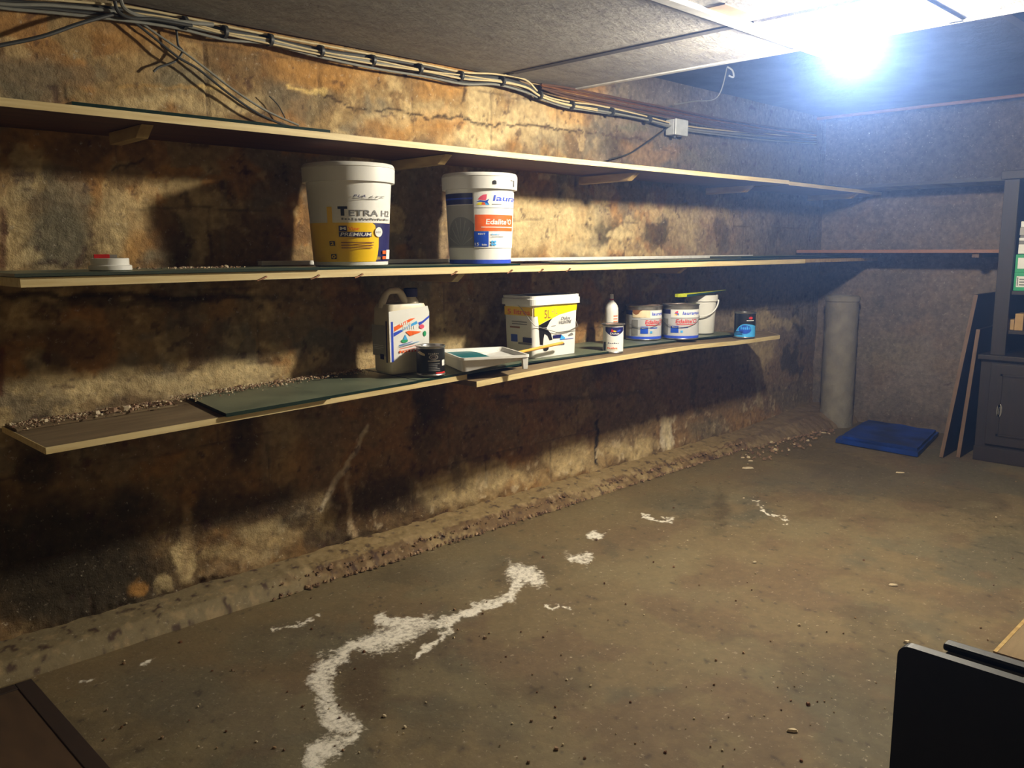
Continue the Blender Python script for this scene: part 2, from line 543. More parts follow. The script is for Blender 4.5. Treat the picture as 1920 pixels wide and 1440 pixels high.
# ------------------------------------------------------------------ shelf wall
def shelf_wall():
    x0, x1, z0, z1, st = 0.2, BX + 0.02, 0.0, SLAB, 0.0085
    nx, nz = int((x1 - x0) / st), int((z1 - z0) / st)
    X, Z = np.meshgrid(np.linspace(x0, x1, nx), np.linspace(z0, z1, nz), indexing='ij')
    x, z = X.ravel(), Z.ravel()
    P0 = np.stack([x, np.full_like(x, WY), z], 1)
    u, v = px(P0)
    wu = u + 26 * (fbm(x * 9, z * 9, 4) - 0.5) * 2
    wv = v + 26 * (fbm(x * 9 + 31, z * 9 + 17, 4) - 0.5) * 2
    n1, n2, n3 = fbm(x * 2.2, z * 2.6), fbm(x * 5 + 9, z * 5 + 3), fbm(x * 22, z * 22, 4)
    n4 = fbm(x * 3.1 + 40, z * 4.3 + 21)
    # plaster tones
    tan, orange, grey, cream, brown = (0.33, 0.225, 0.105), (0.37, 0.185, 0.06), (0.20, 0.175, 0.125), (0.60, 0.45, 0.23), (0.15, 0.085, 0.038)
    c = np.tile(np.array(tan), (len(x), 1))
    c = blend(c, orange, sstep(0.49, 0.56, n2) * 0.75)
    c = blend(c, grey, sstep(0.52, 0.575, n1 + 0.05 * (n3 - 0.5)) * 0.7)
    c = blend(c, brown, sstep(0.575, 0.63, n4 + 0.06 * (n3 - 0.5)) * 0.65)
    c = blend(c, cream, sstep(0.60, 0.65, fbm(x * 7 + 2, z * 7 + 5)) * 0.55)
    c = blend(c, brown, sstep(0.40, 0.36, fbm(x * 9 + 12, z * 9 + 15)) * 0.5)
    # far end is greyer plaster
    c = blend(c, (0.20, 0.17, 0.145), sstep(3.4, 5.6, x + 0.5 * (n2 - 0.5)) * 0.75)
    # darker grey plaster above the topmost shelf past the panel edge
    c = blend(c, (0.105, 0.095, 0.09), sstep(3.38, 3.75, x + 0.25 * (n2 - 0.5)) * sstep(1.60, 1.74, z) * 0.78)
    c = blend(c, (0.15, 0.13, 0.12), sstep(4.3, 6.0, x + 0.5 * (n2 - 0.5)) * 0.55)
    # lower part is damp and brown
    low = sstep(0.95, 0.35, z + 0.4 * (n1 - 0.5))
    c = blend(c, (0.21, 0.125, 0.052), low * 0.62)
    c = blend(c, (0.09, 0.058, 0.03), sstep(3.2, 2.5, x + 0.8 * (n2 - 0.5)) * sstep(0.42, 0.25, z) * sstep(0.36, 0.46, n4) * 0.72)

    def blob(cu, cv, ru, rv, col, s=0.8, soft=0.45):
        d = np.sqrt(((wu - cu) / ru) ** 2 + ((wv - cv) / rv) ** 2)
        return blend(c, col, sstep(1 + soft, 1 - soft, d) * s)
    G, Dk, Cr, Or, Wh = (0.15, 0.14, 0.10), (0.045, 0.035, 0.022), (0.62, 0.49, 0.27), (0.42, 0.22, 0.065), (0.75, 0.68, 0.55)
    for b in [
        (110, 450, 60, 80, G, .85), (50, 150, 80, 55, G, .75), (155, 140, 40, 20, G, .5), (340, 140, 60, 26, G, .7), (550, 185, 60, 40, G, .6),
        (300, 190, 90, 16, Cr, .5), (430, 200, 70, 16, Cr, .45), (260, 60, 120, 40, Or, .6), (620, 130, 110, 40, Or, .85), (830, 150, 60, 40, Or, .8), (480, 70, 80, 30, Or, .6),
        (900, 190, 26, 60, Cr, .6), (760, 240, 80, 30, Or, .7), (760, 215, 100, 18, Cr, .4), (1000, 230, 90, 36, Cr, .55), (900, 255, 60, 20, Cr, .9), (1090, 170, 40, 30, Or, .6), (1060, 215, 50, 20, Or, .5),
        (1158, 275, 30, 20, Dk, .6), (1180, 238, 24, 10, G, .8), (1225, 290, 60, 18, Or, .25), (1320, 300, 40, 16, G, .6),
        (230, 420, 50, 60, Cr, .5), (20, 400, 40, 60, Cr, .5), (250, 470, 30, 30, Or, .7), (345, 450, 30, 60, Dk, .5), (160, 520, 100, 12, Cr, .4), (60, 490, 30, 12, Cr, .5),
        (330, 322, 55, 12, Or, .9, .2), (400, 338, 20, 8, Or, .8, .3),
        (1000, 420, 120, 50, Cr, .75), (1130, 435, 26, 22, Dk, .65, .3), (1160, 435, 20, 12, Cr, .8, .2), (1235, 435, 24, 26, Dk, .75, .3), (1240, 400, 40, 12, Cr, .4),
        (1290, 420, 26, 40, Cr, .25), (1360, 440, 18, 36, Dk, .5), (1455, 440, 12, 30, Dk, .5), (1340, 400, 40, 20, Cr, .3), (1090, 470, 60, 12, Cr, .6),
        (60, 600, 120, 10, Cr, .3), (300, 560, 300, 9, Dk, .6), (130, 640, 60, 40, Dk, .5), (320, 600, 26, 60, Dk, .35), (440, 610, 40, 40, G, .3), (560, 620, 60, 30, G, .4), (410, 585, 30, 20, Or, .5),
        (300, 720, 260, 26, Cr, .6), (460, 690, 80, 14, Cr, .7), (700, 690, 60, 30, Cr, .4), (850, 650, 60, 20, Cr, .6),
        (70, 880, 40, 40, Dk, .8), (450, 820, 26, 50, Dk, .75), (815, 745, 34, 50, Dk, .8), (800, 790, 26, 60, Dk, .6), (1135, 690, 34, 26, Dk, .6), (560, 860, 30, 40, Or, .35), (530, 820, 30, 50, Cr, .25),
        (120, 1040, 190, 110, Dk, .97), (150, 1110, 150, 60, Dk, .8), (470, 960, 150, 44, Dk, .75), (720, 930, 110, 30, Dk, .6), (240, 950, 60, 30, Dk, .8), (640, 1010, 90, 20, Dk, .6), (520, 1030, 40, 20, Dk, .5),  # lower-left darks mix stain with unlit shade painted into the wall
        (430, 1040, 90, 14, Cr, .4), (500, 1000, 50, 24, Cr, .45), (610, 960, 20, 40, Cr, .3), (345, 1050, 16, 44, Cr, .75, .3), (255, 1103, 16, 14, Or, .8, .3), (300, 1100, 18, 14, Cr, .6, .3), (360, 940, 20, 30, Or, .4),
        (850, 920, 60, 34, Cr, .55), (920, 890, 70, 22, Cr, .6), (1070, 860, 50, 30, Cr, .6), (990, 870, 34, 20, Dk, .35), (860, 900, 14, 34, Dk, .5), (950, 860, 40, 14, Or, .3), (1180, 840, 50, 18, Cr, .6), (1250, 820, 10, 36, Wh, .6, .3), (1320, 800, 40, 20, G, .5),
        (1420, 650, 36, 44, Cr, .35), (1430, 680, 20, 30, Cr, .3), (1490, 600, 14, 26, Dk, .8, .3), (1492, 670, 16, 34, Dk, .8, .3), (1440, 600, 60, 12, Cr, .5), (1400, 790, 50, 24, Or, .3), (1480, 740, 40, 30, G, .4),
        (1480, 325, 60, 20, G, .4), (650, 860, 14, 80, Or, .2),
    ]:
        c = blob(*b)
    # scratches and runs
    for pts, wd, col, s in [
        ([(692, 800), (668, 840), (640, 885), (600, 955)], 3.5, (0.62, 0.54, 0.42), .8), ([(650, 885), (655, 940), (662, 1000)], 4, (0.5, 0.38, 0.24), .6),
        ([(505, 800), (500, 840), (498, 900)], 8, (0.34, 0.27, 0.17), .5), ([(350, 950), (352, 1010), (345, 1070)], 8, (0.42, 0.30, 0.16), .55),
        ([(1118, 790), (1118, 830), (1116, 868)], 3, (0.02, 0.015, 0.01), .95), ([(1250, 790), (1252, 845)], 6, (0.6, 0.5, 0.3), .6),
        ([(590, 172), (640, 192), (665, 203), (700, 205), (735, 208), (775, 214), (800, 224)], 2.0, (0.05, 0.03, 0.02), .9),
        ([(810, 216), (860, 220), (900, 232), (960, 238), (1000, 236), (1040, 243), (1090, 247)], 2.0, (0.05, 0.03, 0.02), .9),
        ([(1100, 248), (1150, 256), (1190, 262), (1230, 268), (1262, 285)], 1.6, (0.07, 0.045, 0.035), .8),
        ([(878, 140), (876, 168), (870, 192)], 2.4, (0.06, 0.035, 0.02), .8), ([(120, 155), (122, 175), (127, 192)], 3, (0.06, 0.04, 0.02), .8),
        ([(0, 548), (120, 556), (240, 552), (330, 562), (470, 556)], 5, (0.03, 0.02, 0.012), .75), ([(210, 318), (245, 308), (270, 300)], 3, (0.02, 0.015, 0.01), .7),
        ([(418, 345), (418, 420), (420, 470)], 4, (0.28, 0.22, 0.13), .5), ([(225, 160), (280, 158), (330, 163), (400, 165)], 2.5, (0.5, 0.3, 0.1), .6),
        ([(370, 165), (400, 168), (420, 164)], 4, (0.7, 0.5, 0.2), .7), ([(540, 163), (560, 166), (610, 174)], 3.5, (0.75, 0.55, 0.22), .8),
        ([(1420, 620), (1420, 700), (1425, 760)], 4, (0.4, 0.33, 0.2), .5), ([(1300, 690), (1300, 760), (1330, 790)], 4, (0.06, 0.045, 0.03), .5),
        ([(930, 745), (1000, 752), (1080, 745), (1200, 735)], 5, (0.09, 0.06, 0.03), .5), ([(560, 780), (700, 770)], 4, (0.09, 0.05, 0.03), .4),
        ([(0, 905), (100, 915), (230, 900), (330, 905), (520, 880)], 6, (0.24, 0.15, 0.06), .35), ([(0, 660), (0, 740)], 8, (0.12, 0.04, 0.02), .8), ([(4, 400), (6, 500)], 7, (0.12, 0.05, 0.03), .8),
    ]:
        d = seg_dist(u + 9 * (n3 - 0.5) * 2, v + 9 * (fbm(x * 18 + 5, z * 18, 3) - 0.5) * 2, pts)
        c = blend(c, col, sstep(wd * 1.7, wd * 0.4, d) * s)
    # stone courses faintly showing through
    row = np.floor((z + 0.02 * (n2 - 0.5)) / 0.29)
    ze = np.abs(((z + 0.035 * (n2 - 0.5)) / 0.29) % 1 - 0.5)
    xe = np.abs(((x + 0.05 * (n1 - 0.5) + 0.23 * (row % 2) + 0.07 * np.sin(row * 3)) / 0.47) % 1 - 0.5)
    joint = np.maximum(sstep(0.475, 0.5, ze), sstep(0.482, 0.5, xe)) * sstep(0.42, 0.6, n4)
    c = blend(c, (0.07, 0.045, 0.03), joint * 0.55)
    # white salts and grit
    c = blend(c, (0.60, 0.50, 0.35), sstep(0.66, 0.74, n3) * sstep(0.5, 0.1, z) * sstep(1.0, 2.6, x) * 0.5)
    c = blend(c, (0.05, 0.02, 0.02), sstep(0.30, 0.24, n3) * 0.6)
    c *= (0.78 + 0.44 * fbm(x * 40, z * 40, 3))[:, None] * 1.25
    y = WY + 0.012 * (n1 - 0.5) * 2 * -1 - 0.010 * (n2 - 0.5) - 0.006 * (n3 - 0.5) + 0.006 * joint
    y -= 0.03 * sstep(0.16, 0.05, z + 0.05 * (n2 - 0.5)) * n3
    y = np.minimum(y, WY + 0.012)
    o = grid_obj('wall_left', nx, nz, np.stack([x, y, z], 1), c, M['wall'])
    tag(o, 'long brown stained stone wall behind the three shelves', kind='structure')
    # plain masonry behind it and on towards the viewer's side
    b = MB().box(-1.6, BX + 0.2, WY + 0.02, WY + 0.2, 0, SLAB + 0.1, M['col'])
    b.box(-1.6, 0.25, WY - 0.01, WY + 0.02, 0, SLAB, M['col'])
    tag(b.build('wall_left'), 'solid masonry of the shelf wall', kind='structure')


def far_wall():
    y0, y1, st = -1.6, WY + 0.02, 0.012
    ny, nz = int((y1 - y0) / st), int(SLAB / st)
    Y, Z = np.meshgrid(np.linspace(y0, y1, ny), np.linspace(0, SLAB, nz), indexing='ij')
    y, z = Y.ravel(), Z.ravel()
    u, v = px(np.stack([np.full_like(y, BX), y, z], 1))
    n1, n2, n3 = fbm(y * 2.4 + 50, z * 2.4), fbm(y * 6, z * 6 + 8), fbm(y * 25, z * 25, 3)
    c = np.tile(np.array((0.25, 0.205, 0.175)), (len(y), 1))
    c = blend(c, (0.19, 0.16, 0.135), sstep(0.42, 0.62, n1) * 0.8)
    c = blend(c, (0.28, 0.21, 0.155), sstep(0.52, 0.68, n2) * 0.6)
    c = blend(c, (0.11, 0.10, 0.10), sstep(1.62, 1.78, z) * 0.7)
    wu, wv = u + 30 * (n2 - 0.5), v + 30 * (n3 - 0.5)
    for cu, cv, ru, rv, col, s in [(1645, 570, 12, 12, (0.12, 0.11, 0.09), .6), (1700, 585, 80, 8, (0.17, 0.15, 0.13), .5), (1775, 717, 12, 3, (0.10, 0.05, 0.04), .7),
                                   (1690, 790, 90, 14, (0.16, 0.12, 0.09), .7), (1640, 700, 20, 20, (0.20, 0.15, 0.10), .4), (1720, 680, 40, 40, (0.30, 0.26, 0.22), .4), (1660, 660, 60, 30, (0.25, 0.22, 0.15), .4)]:
        d = np.sqrt(((wu - cu) / ru) ** 2 + ((wv - cv) / rv) ** 2)
        c = blend(c, col, sstep(1.5, 0.5, d) * s)
    c *= (0.85 + 0.3 * n3)[:, None]
    X = BX - 0.010 * n1 - 0.006 * (n3 - 0.5)
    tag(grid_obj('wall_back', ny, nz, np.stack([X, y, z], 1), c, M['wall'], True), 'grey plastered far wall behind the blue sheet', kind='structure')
    tag(MB().box(BX, BX + 0.2, -1.8, WY + 0.2, 0, SLAB + 0.1, M['col']).build('wall_back'), 'solid masonry of the far wall', kind='structure')
    tag(MB().box(-1.8, BX + 0.2, -1.8, -1.6, 0, SLAB + 0.1, M['bouncewall']).build('wall_right'), 'wall on the viewer side', kind='structure')
    tag(MB().box(-1.8, -1.6, -1.8, WY + 0.2, 0, SLAB + 0.1, M['bouncewall']).build('wall_front'), 'wall behind the viewer', kind='structure')


SALT = [([(585, 1445), (600, 1410), (625, 1395)], 26), ([(620, 1400), (665, 1385)], 12), ([(655, 1365), (625, 1345), (605, 1310), (600, 1270), (612, 1245)], 22),
        ([(612, 1245), (650, 1218), (700, 1200)], 14), ([(700, 1205), (740, 1195), (765, 1180)], 24), ([(715, 1160), (760, 1170), (830, 1166)], 14),
        ([(830, 1166), (880, 1148), (930, 1130), (955, 1118)], 11), ([(955, 1118), (965, 1100), (985, 1085)], 9), ([(960, 1070), (990, 1078), (1005, 1083)], 18),
        ([(1070, 1046), (1085, 1050), (1100, 1042)], 10), ([(1110, 1001), (1130, 1004)], 7), ([(1208, 967), (1230, 975), (1256, 976)], 4), ([(780, 1230), (800, 1215), (850, 1170)], 5),
        ([(508, 1182), (560, 1174), (600, 1158)], 4), ([(150, 1283), (175, 1275)], 3.5), ([(270, 1246), (285, 1240)], 4), ([(1410, 935), (1440, 960), (1480, 978)], 2.5), ([(1020, 1140), (1060, 1138)], 2.5)]


def floor():
    x0, x1, y0, y1, st = -1.7, BX + 0.1, -1.7, WY + 0.1, 0.0115
    nx, ny = int((x1 - x0) / st), int((y1 - y0) / st)
    X, Y = np.meshgrid(np.linspace(x0, x1, nx), np.linspace(y0, y1, ny), indexing='ij')
    x, y = X.ravel(), Y.ravel()
    P = np.stack([x, y, np.zeros_like(x)], 1)
    with np.errstate(all='ignore'):
        u, v = px(P)
    q = (P - np.array(CAM)) @ np.array(FW)
    bad = q < 0.3
    u[bad] = v[bad] = -9999
    n1, n2, n3, n4 = fbm(x * 1.3 + 3, y * 1.3), fbm(x * 4, y * 4 + 9), fbm(x * 30, y * 30, 4), fbm(x * 12 + 7, y * 12, 4)
    c = np.tile(np.array((0.235, 0.175, 0.092)), (len(x), 1))
    c = blend(c, (0.155, 0.134, 0.085), sstep(0.47, 0.56, n1 + .1 * (n4 - .5)) * 0.8)
    c = blend(c, (0.19, 0.125, 0.07), sstep(0.52, 0.62, n2 + .1 * (n4 - .5)) * 0.65)
    c = blend(c, (0.13, 0.10, 0.055), sstep(0.56, 0.62, fbm(x * 2.1 + 33, y * 2.1 + 5, 6)) * 0.5)
    c *= (0.80 + 0.4 * n3)[:, None]
    c = blend(c, (0.27, 0.22, 0.12), sstep(0.56, 0.70, fbm(x * 3 + 20, y * 3)) * 0.5)
    # ochre dust towards the shelf wall
    c = blend(c, (0.27, 0.195, 0.09), sstep(2.2, 2.75, y + 0.6 * (n2 - 0.5)) * 0.6)
    wu, wv = u + 22 * (n4 - 0.5) * 2, v + 16 * (n3 - 0.5) * 2
    for cu, cv, ru, rv, col, s in [(680, 1290, 50, 50, (0.10, 0.060, 0.030), .75), (740, 1235, 60, 16, (0.11, 0.075, 0.04), .6), (780, 1080, 90, 16, (0.13, 0.10, 0.055), .5), (860, 1075, 60, 26, (0.25, 0.20, 0.12), .4),
                                   (300, 1300, 120, 50, (0.15, 0.135, 0.095), .5), (1350, 950, 14, 30, (0.09, 0.06, 0.03), .6), (1320, 968, 60, 5, (0.11, 0.08, 0.04), .5), (1140, 1030, 16, 16, (0.12, 0.10, 0.06), .5),
                                   (560, 1180, 120, 14, (0.13, 0.10, 0.06), .4), (930, 1360, 60, 40, (0.12, 0.105, 0.07), .4), (1000, 1250, 90, 30, (0.22, 0.15, 0.085), .4), (500, 1350, 150, 60, (0.16, 0.14, 0.10), .4), (1600, 900, 200, 26, (0.14, 0.125, 0.10), .4)]:
        d = np.sqrt(((wu - cu) / ru) ** 2 + ((wv - cv) / rv) ** 2)
        c = blend(c, col, sstep(1.5, 0.5, d) * s)
    salt = np.zeros_like(x)
    for pts, wd in SALT:
        d = seg_dist(u + 20 * (n4 - 0.5) * 2, v + 14 * (n3 - 0.5) * 2, pts)
        salt = np.maximum(salt, sstep(wd * 1.4, wd * 0.25, d))
    salt *= 0.78 + 0.5 * (n4 - 0.5)
    c = c * 0.70
    c = blend(c, (0.03, 0.02, 0.012), sstep(0.25, 0.21, n3) * 0.6)
    z = 0.004 * (n1 - 0.5) + 0.003 * (n2 - 0.5) + 0.002 * salt * n3 - 0.002
    tag(grid_obj('floor', nx, ny, np.stack([x, y, z], 1), c, M['floor'], alpha=salt), 'bare concrete floor with white salt trail', kind='structure')


def kerb():
    """low mortar ledge at the foot of the shelf wall, its front broken away"""
    nx, ny = 700, 26
    vs = np.zeros((nx, ny, 3))
    xs = np.linspace(-0.4, BX, nx)
    for i, x in enumerate(xs):
        nb = mnoise.fractal(Vector((x * 3, 0, 0)), 1, 2, 4)
        brk = 1 if x > 1.55 else 0.25
        front = 2.795 + 0.02 * nb * brk + 0.012 * mnoise.noise(Vector((x * 22, 3, 0))) * brk
        front -= 0.16 * max(0, min(1, (x - 4.9) / 1.2))
        for j in range(ny):
            t = j / (ny - 1)
            y = front + (WY + 0.015 - front) * t
            rise = min(1, t / (0.22 + 0.12 * brk)) ** 0.7
            h = 0.045 * rise + 0.006 * brk * mnoise.fractal(Vector((x * 14, y * 14, 1)), 1, 2, 4) * min(1, t * 6) + 0.012 * t
            h += 0.010 * brk * mnoise.noise(Vector((x * 45, y * 45, 5))) * min(1, t * 6) * (1 - t)
            h += 0.05 * max(0, min(1, (x - 5.2) / 0.9)) * rise
            vs[i, j] = (x, y, max(-0.004, h) if j else -0.01)
    P = vs.reshape(-1, 3)
    x, y = P[:, 0], P[:, 1]
    n1, n3 = fbm(x * 6, y * 9), fbm(x * 30, y * 30, 4)
    c = np.tile(np.array((0.28, 0.20, 0.095)), (len(x), 1))
    c = blend(c, (0.17, 0.145, 0.09), sstep(1.9, 1.5, x) * 0.6)
    fr = (P[:, 1] < 2.87)
    c = blend(c, (0.14, 0.08, 0.035), fr * sstep(0.36, 0.5, n1) * sstep(1.5, 1.7, x) * 0.85)
    c = blend(c, (0.06, 0.03, 0.02), sstep(0.36, 0.28, n3) * 0.9)
    c = blend(c, (0.4, 0.29, 0.16), sstep(0.62, 0.70, n3) * 0.5)
    c = blend(c, (0.19, 0.14, 0.10), sstep(4.6, 5.4, x) * 0.6)
    tag(grid_obj('trim_1', nx, ny, P, c, M['floor']), 'crumbling mortar ledge along the wall foot', kind='structure')


def chunk(mb, x, y, z, s, m, flat=0.6):
    n = 6
    rnd = random
    a0 = rnd.random() * 6
    lo = [(x + s * (0.8 + 0.5 * rnd.random()) * math.cos(a0 + k * 2 * math.pi / n) * 0.5, y + s * (0.7 + 0.6 * rnd.random()) * math.sin(a0 + k * 2 * math.pi / n) * 0.5, z) for k in range(n)]
    hi = [(x + (p[0] - x) * (0.45 + 0.4 * rnd.random()), y + (p[1] - y) * (0.45 + 0.4 * rnd.random()), z + s * flat * (0.5 + 0.5 * rnd.random())) for p in lo]
    mb.loft([lo, hi], m)


def rubble():
    mb = MB()
    for i in range(1500):
        x = random.uniform(1.5, 6.1)
        y = 2.80 + abs(random.gauss(0, 0.05)) - 0.02 - 0.16 * max(0, min(1, (x - 4.9) / 1.2))
        s = abs(random.gauss(0, 0.007)) + 0.003
        if math.hypot(x - 6.12, y - 2.7) < 0.2 or x > 5.9:
            continue
        chunk(mb, x, min(y, 2.98), 0.004 if y < 2.82 else 0.035, s, M['rubble'] if random.random() < 0.88 else M['rubble2'])
    for i in range(260):
        x = random.uniform(4.7, 5.9)
        y = random.uniform(2.58, 2.9) - 0.08 * random.random() * (x < 5.4)
        chunk(mb, x, y, 0.002, abs(random.gauss(0, 0.012)) + 0.005, M['rubble'] if random.random() < 0.93 else M['chip'])
    tag(mb.build('rubble'), 'crumbled mortar and grit along the wall foot', 'rubble', kind='stuff')
    mb = MB()
    for i in range(420):
        p = at(random.uniform(0, 1920), random.uniform(860, 1440), 2, 0)
        if p.y < 2.75 and p.x > 0.7:
            chunk(mb, p.x, p.y, 0.0, abs(random.gauss(0, 0.004)) + 0.0025, random.choice([M['rubble'], M['rubble'], M['chip'], M['nail']]))
    tag(mb.build('grit'), 'tiny dark and pale grains scattered over the concrete floor', 'grit', kind='stuff')


# ------------------------------------------------------------------ ceiling
def ceiling():
    tag(MB().box(-1.8, BX + 0.2, -1.8, WY + 0.2, SLAB, SLAB + 0.15, M['slab']).build('ceiling'), 'dark bare slab over the far end', kind='structure')
    ex = 3.42
    P = []
    for i, (xa, xb, ya, yb) in enumerate([(-1.6, 2.885, 1.735, 3.0), (2.925, ex - 0.02, 1.735, 3.0), (-1.6, 2.885, 1.18, 1.69), (2.925, ex - 0.02, 1.18, 1.69),
                                          (-1.6, 3.02, -1.6, 1.13), (3.05, ex - 0.02, -1.6, 1.13)]):
        o = MB().box(xa, xb, ya, yb, CZ, CZ + 0.025, M['panel']).build('ceiling')
        tag(o, 'rough pale ceiling panel', kind='structure')
    tag(MB().box(-1.6, ex, -1.6, 3.0, CZ + 0.03, CZ + 0.05, M['gap']).build('ceiling'), 'dark backing above the panel joints', kind='structure')
    # battens and edge strips
    t = MB().box(-1.6, 3.60, 1.69, 1.735, CZ - 0.018, CZ + 0.004, M['profile'])
    tag(t.build('trim_2', bevel=0.002), 'white batten across the panels to the lamp', kind='structure')
    t = MB().box(-1.6, ex, 1.13, 1.18, CZ - 0.006, CZ + 0.004, M['gap'])
    tag(t.build('trim_3'), 'second dark batten beyond the lamp', kind='structure')
    t = MB().box(ex - 0.02, ex + 0.012, 1.735, 3.0, CZ - 0.006, CZ + 0.06, M['profile'])
    tag(t.build('trim_4', bevel=0.002), 'white strip closing the panel edge near the wall', kind='structure')
    t = MB().box(ex - 0.02, ex + 0.012, -1.6, 1.69, CZ - 0.006, CZ + 0.06, M['profile'])
    tag(t.build('trim_5', bevel=0.002), 'white strip closing the panel edge past the lamp', kind='structure')
    t = MB().box(2.885, 2.925, 1.735, 2.9, CZ - 0.004, CZ + 0.004, M['gap'])
    tag(t.build('trim_6'), 'dark joint strip between two panels', kind='structure')
    # joist of the dark part
    t = MB().box(3.45, BX, 1.09, 1.13, SLAB - 0.08, SLAB, M['darkwood'])
    tag(t.build('trim_7'), 'dark joist running to the far wall', kind='structure')
    o = MB().box(2.62, 2.86, 1.62, 1.688, CZ - 0.004, CZ, M['backing']).build('ceiling')
    tag(o, 'torn brown patch of the panel beside the batten', kind='structure')


def lamp():
    t = empty('ceiling_lamp', (LAMP.x, LAMP.y, CZ))
    tag(t, 'glowing opal ceiling lamp below the panels', 'lamp')
    b = MB()
    prof = [(0.0001, -LAMP_R)] + [(LAMP_R * math.sin(math.radians(a)), -LAMP_R * math.cos(math.radians(a))) for a in range(12, 156, 12)]
    b.lathe([(r, z + (LAMP.z - CZ)) for r, z in prof], M['bulb'], 32)
    b.build('globe', t)
    h = MB().lathe([(0.030, LAMP.z - CZ + LAMP_R * 0.86), (0.034, -0.004), (0.05, -0.003), (0.05, 0.0)], M['holder'], 28)
    h.build('lamp_holder', t)


# ------------------------------------------------------------------ shelves
def board_mesh(mb, pts, y1, th, mtop, munder):
    """long board; pts = (x, front y, top z)"""
    lo, vs, fs = 0, [], []
    for x, yf, z in pts:
        vs += [(x, yf, z - th), (x, y1, z - th), (x, y1, z), (x, yf, z)]
    n = len(pts)
    top, und = [], []
    for i in range(n - 1):
        a, b = 4 * i, 4 * i + 4
        und.append((a, a + 1, b + 1, b))
        top.append((a + 3, b + 3, b + 2, a + 2))
        top.append((a, b, b + 3, a + 3))
        und.append((a + 1, a + 2, b + 2, b + 1))
    top.append((0, 3, 2, 1))
    top.append((4 * n - 4, 4 * n - 3, 4 * n - 2, 4 * n - 1))
    o = len(mb.v)
    mb.add(vs, top, mtop)
    k = mb.mi(munder)
    for f in und:
        mb.f.append(tuple(o + q for q in f))
        mb.m.append(k)
        mb.smooth.append(False)


def shelf(label, pts, th, mtop, band, brackets=(), nails=(), endband=None, y1=WY - 0.022):
    x0, yf0, z0 = pts[0]
    t = empty('wall_shelf', (x0, yf0, z0))
    tag(t, label, 'shelf', 'shelves along the wall')
    L = [(x - x0, yf - yf0, z - z0) for x, yf, z in pts]
    b = MB()
    board_mesh(b, [(x, y + 0.0015, z) for x, y, z in L], y1 - yf0, th, mtop, M['under'])
    b.build('board', t)
    e = MB()
    board_mesh(e, [(x, y - 0.002, z + 0.0006) for x, y, z in L], L[0][1] + 0.001, th + 0.0012, band, band)
    if len(set(p[1] for p in L)) > 1:      # front edge not straight: the band follows it
        e = MB()
        vs, fs = [], []
        for x, y, z in L:
            vs += [(x, y - 0.002, z - th - 0.0006), (x, y + 0.001, z - th - 0.0006), (x, y + 0.001, z + 0.0006), (x, y - 0.002, z + 0.0006)]
        for i in range(len(L) - 1):
            for k in range(4):
                fs.append((4 * i + k, 4 * i + (k + 1) % 4, 4 * i + 4 + (k + 1) % 4, 4 * i + 4 + k))
        fs += [(0, 3, 2, 1), tuple(4 * len(L) - 4 + k for k in range(4))]
        e.add(vs, fs, band)
    e.build('edge_band', t)
    if endband:
        q = MB().box(-0.002, 0.0005, 0.0, y1 - yf0, -th, 0.0006, endband)
        q.build('end_band', t)
    for bx, ya, yb in brackets:
        q = MB()
        z = -th - 0.0003
        ya, yb = ya - yf0, yb - yf0
        w2 = 0.019
        q.hexa([(bx - x0 - w2, ya + 0.05, z - 0.036), (bx - x0 + w2, ya + 0.05, z - 0.036), (bx - x0 + w2, yb, z - 0.038), (bx - x0 - w2, yb, z - 0.038),
                (bx - x0 - w2, ya, z), (bx - x0 + w2, ya, z), (bx - x0 + w2, yb, z), (bx - x0 - w2, yb, z)], M['blockwood'])
        q.build('bracket', t, bevel=0.002)
    for nx_ in nails:
        q = MB()
        x = nx_ - x0
        q.tube([(x, 0.004, -th * 0.55), (x - 0.006, -0.014, -th * 0.55), (x - 0.022, -0.020, -th * 0.75), (x - 0.045, -0.020, -th * 1.05)], 0.0027, M['nail'], 6)
        q.build('nail', t)
    return t


def pane(label, x0, x1, y0, y1, z0, z1, th=0.009, skew=0.0, skew2=None):
    """glass sheet lying on a shelf: z0 / z1 undersides at its two ends"""
    t = empty('glass_pane', (x0, y0, z0))
    tag(t, label, 'glass pane', 'dusty glass sheets on the shelves')
    s2 = skew if skew2 is None else skew2
    w_, d = x1 - x0, y1 - y0
    g = z1 - z0
    b = MB()
    top = [(0, 0, th), (w_, 0, g + th), (w_ + s2, d, g + th), (skew, d, th)]
    bot = [(0, 0, 0), (w_, 0, g), (w_ + s2, d, g), (skew, d, 0)]
    b.add(bot + top, [(4, 5, 6, 7)], M['glass'])
    b.add(bot + top, [(3, 2, 1, 0), (0, 1, 5, 4), (1, 2, 6, 5), (2, 3, 7, 6), (3, 0, 4, 7)], M['glassedge'])
    b.build('glass_sheet', t)
    return t


TOPZ, MIDZ = 1.699, 1.232


def zA(x):
    return 0.757 + 0.0250 * (x - 0.72)


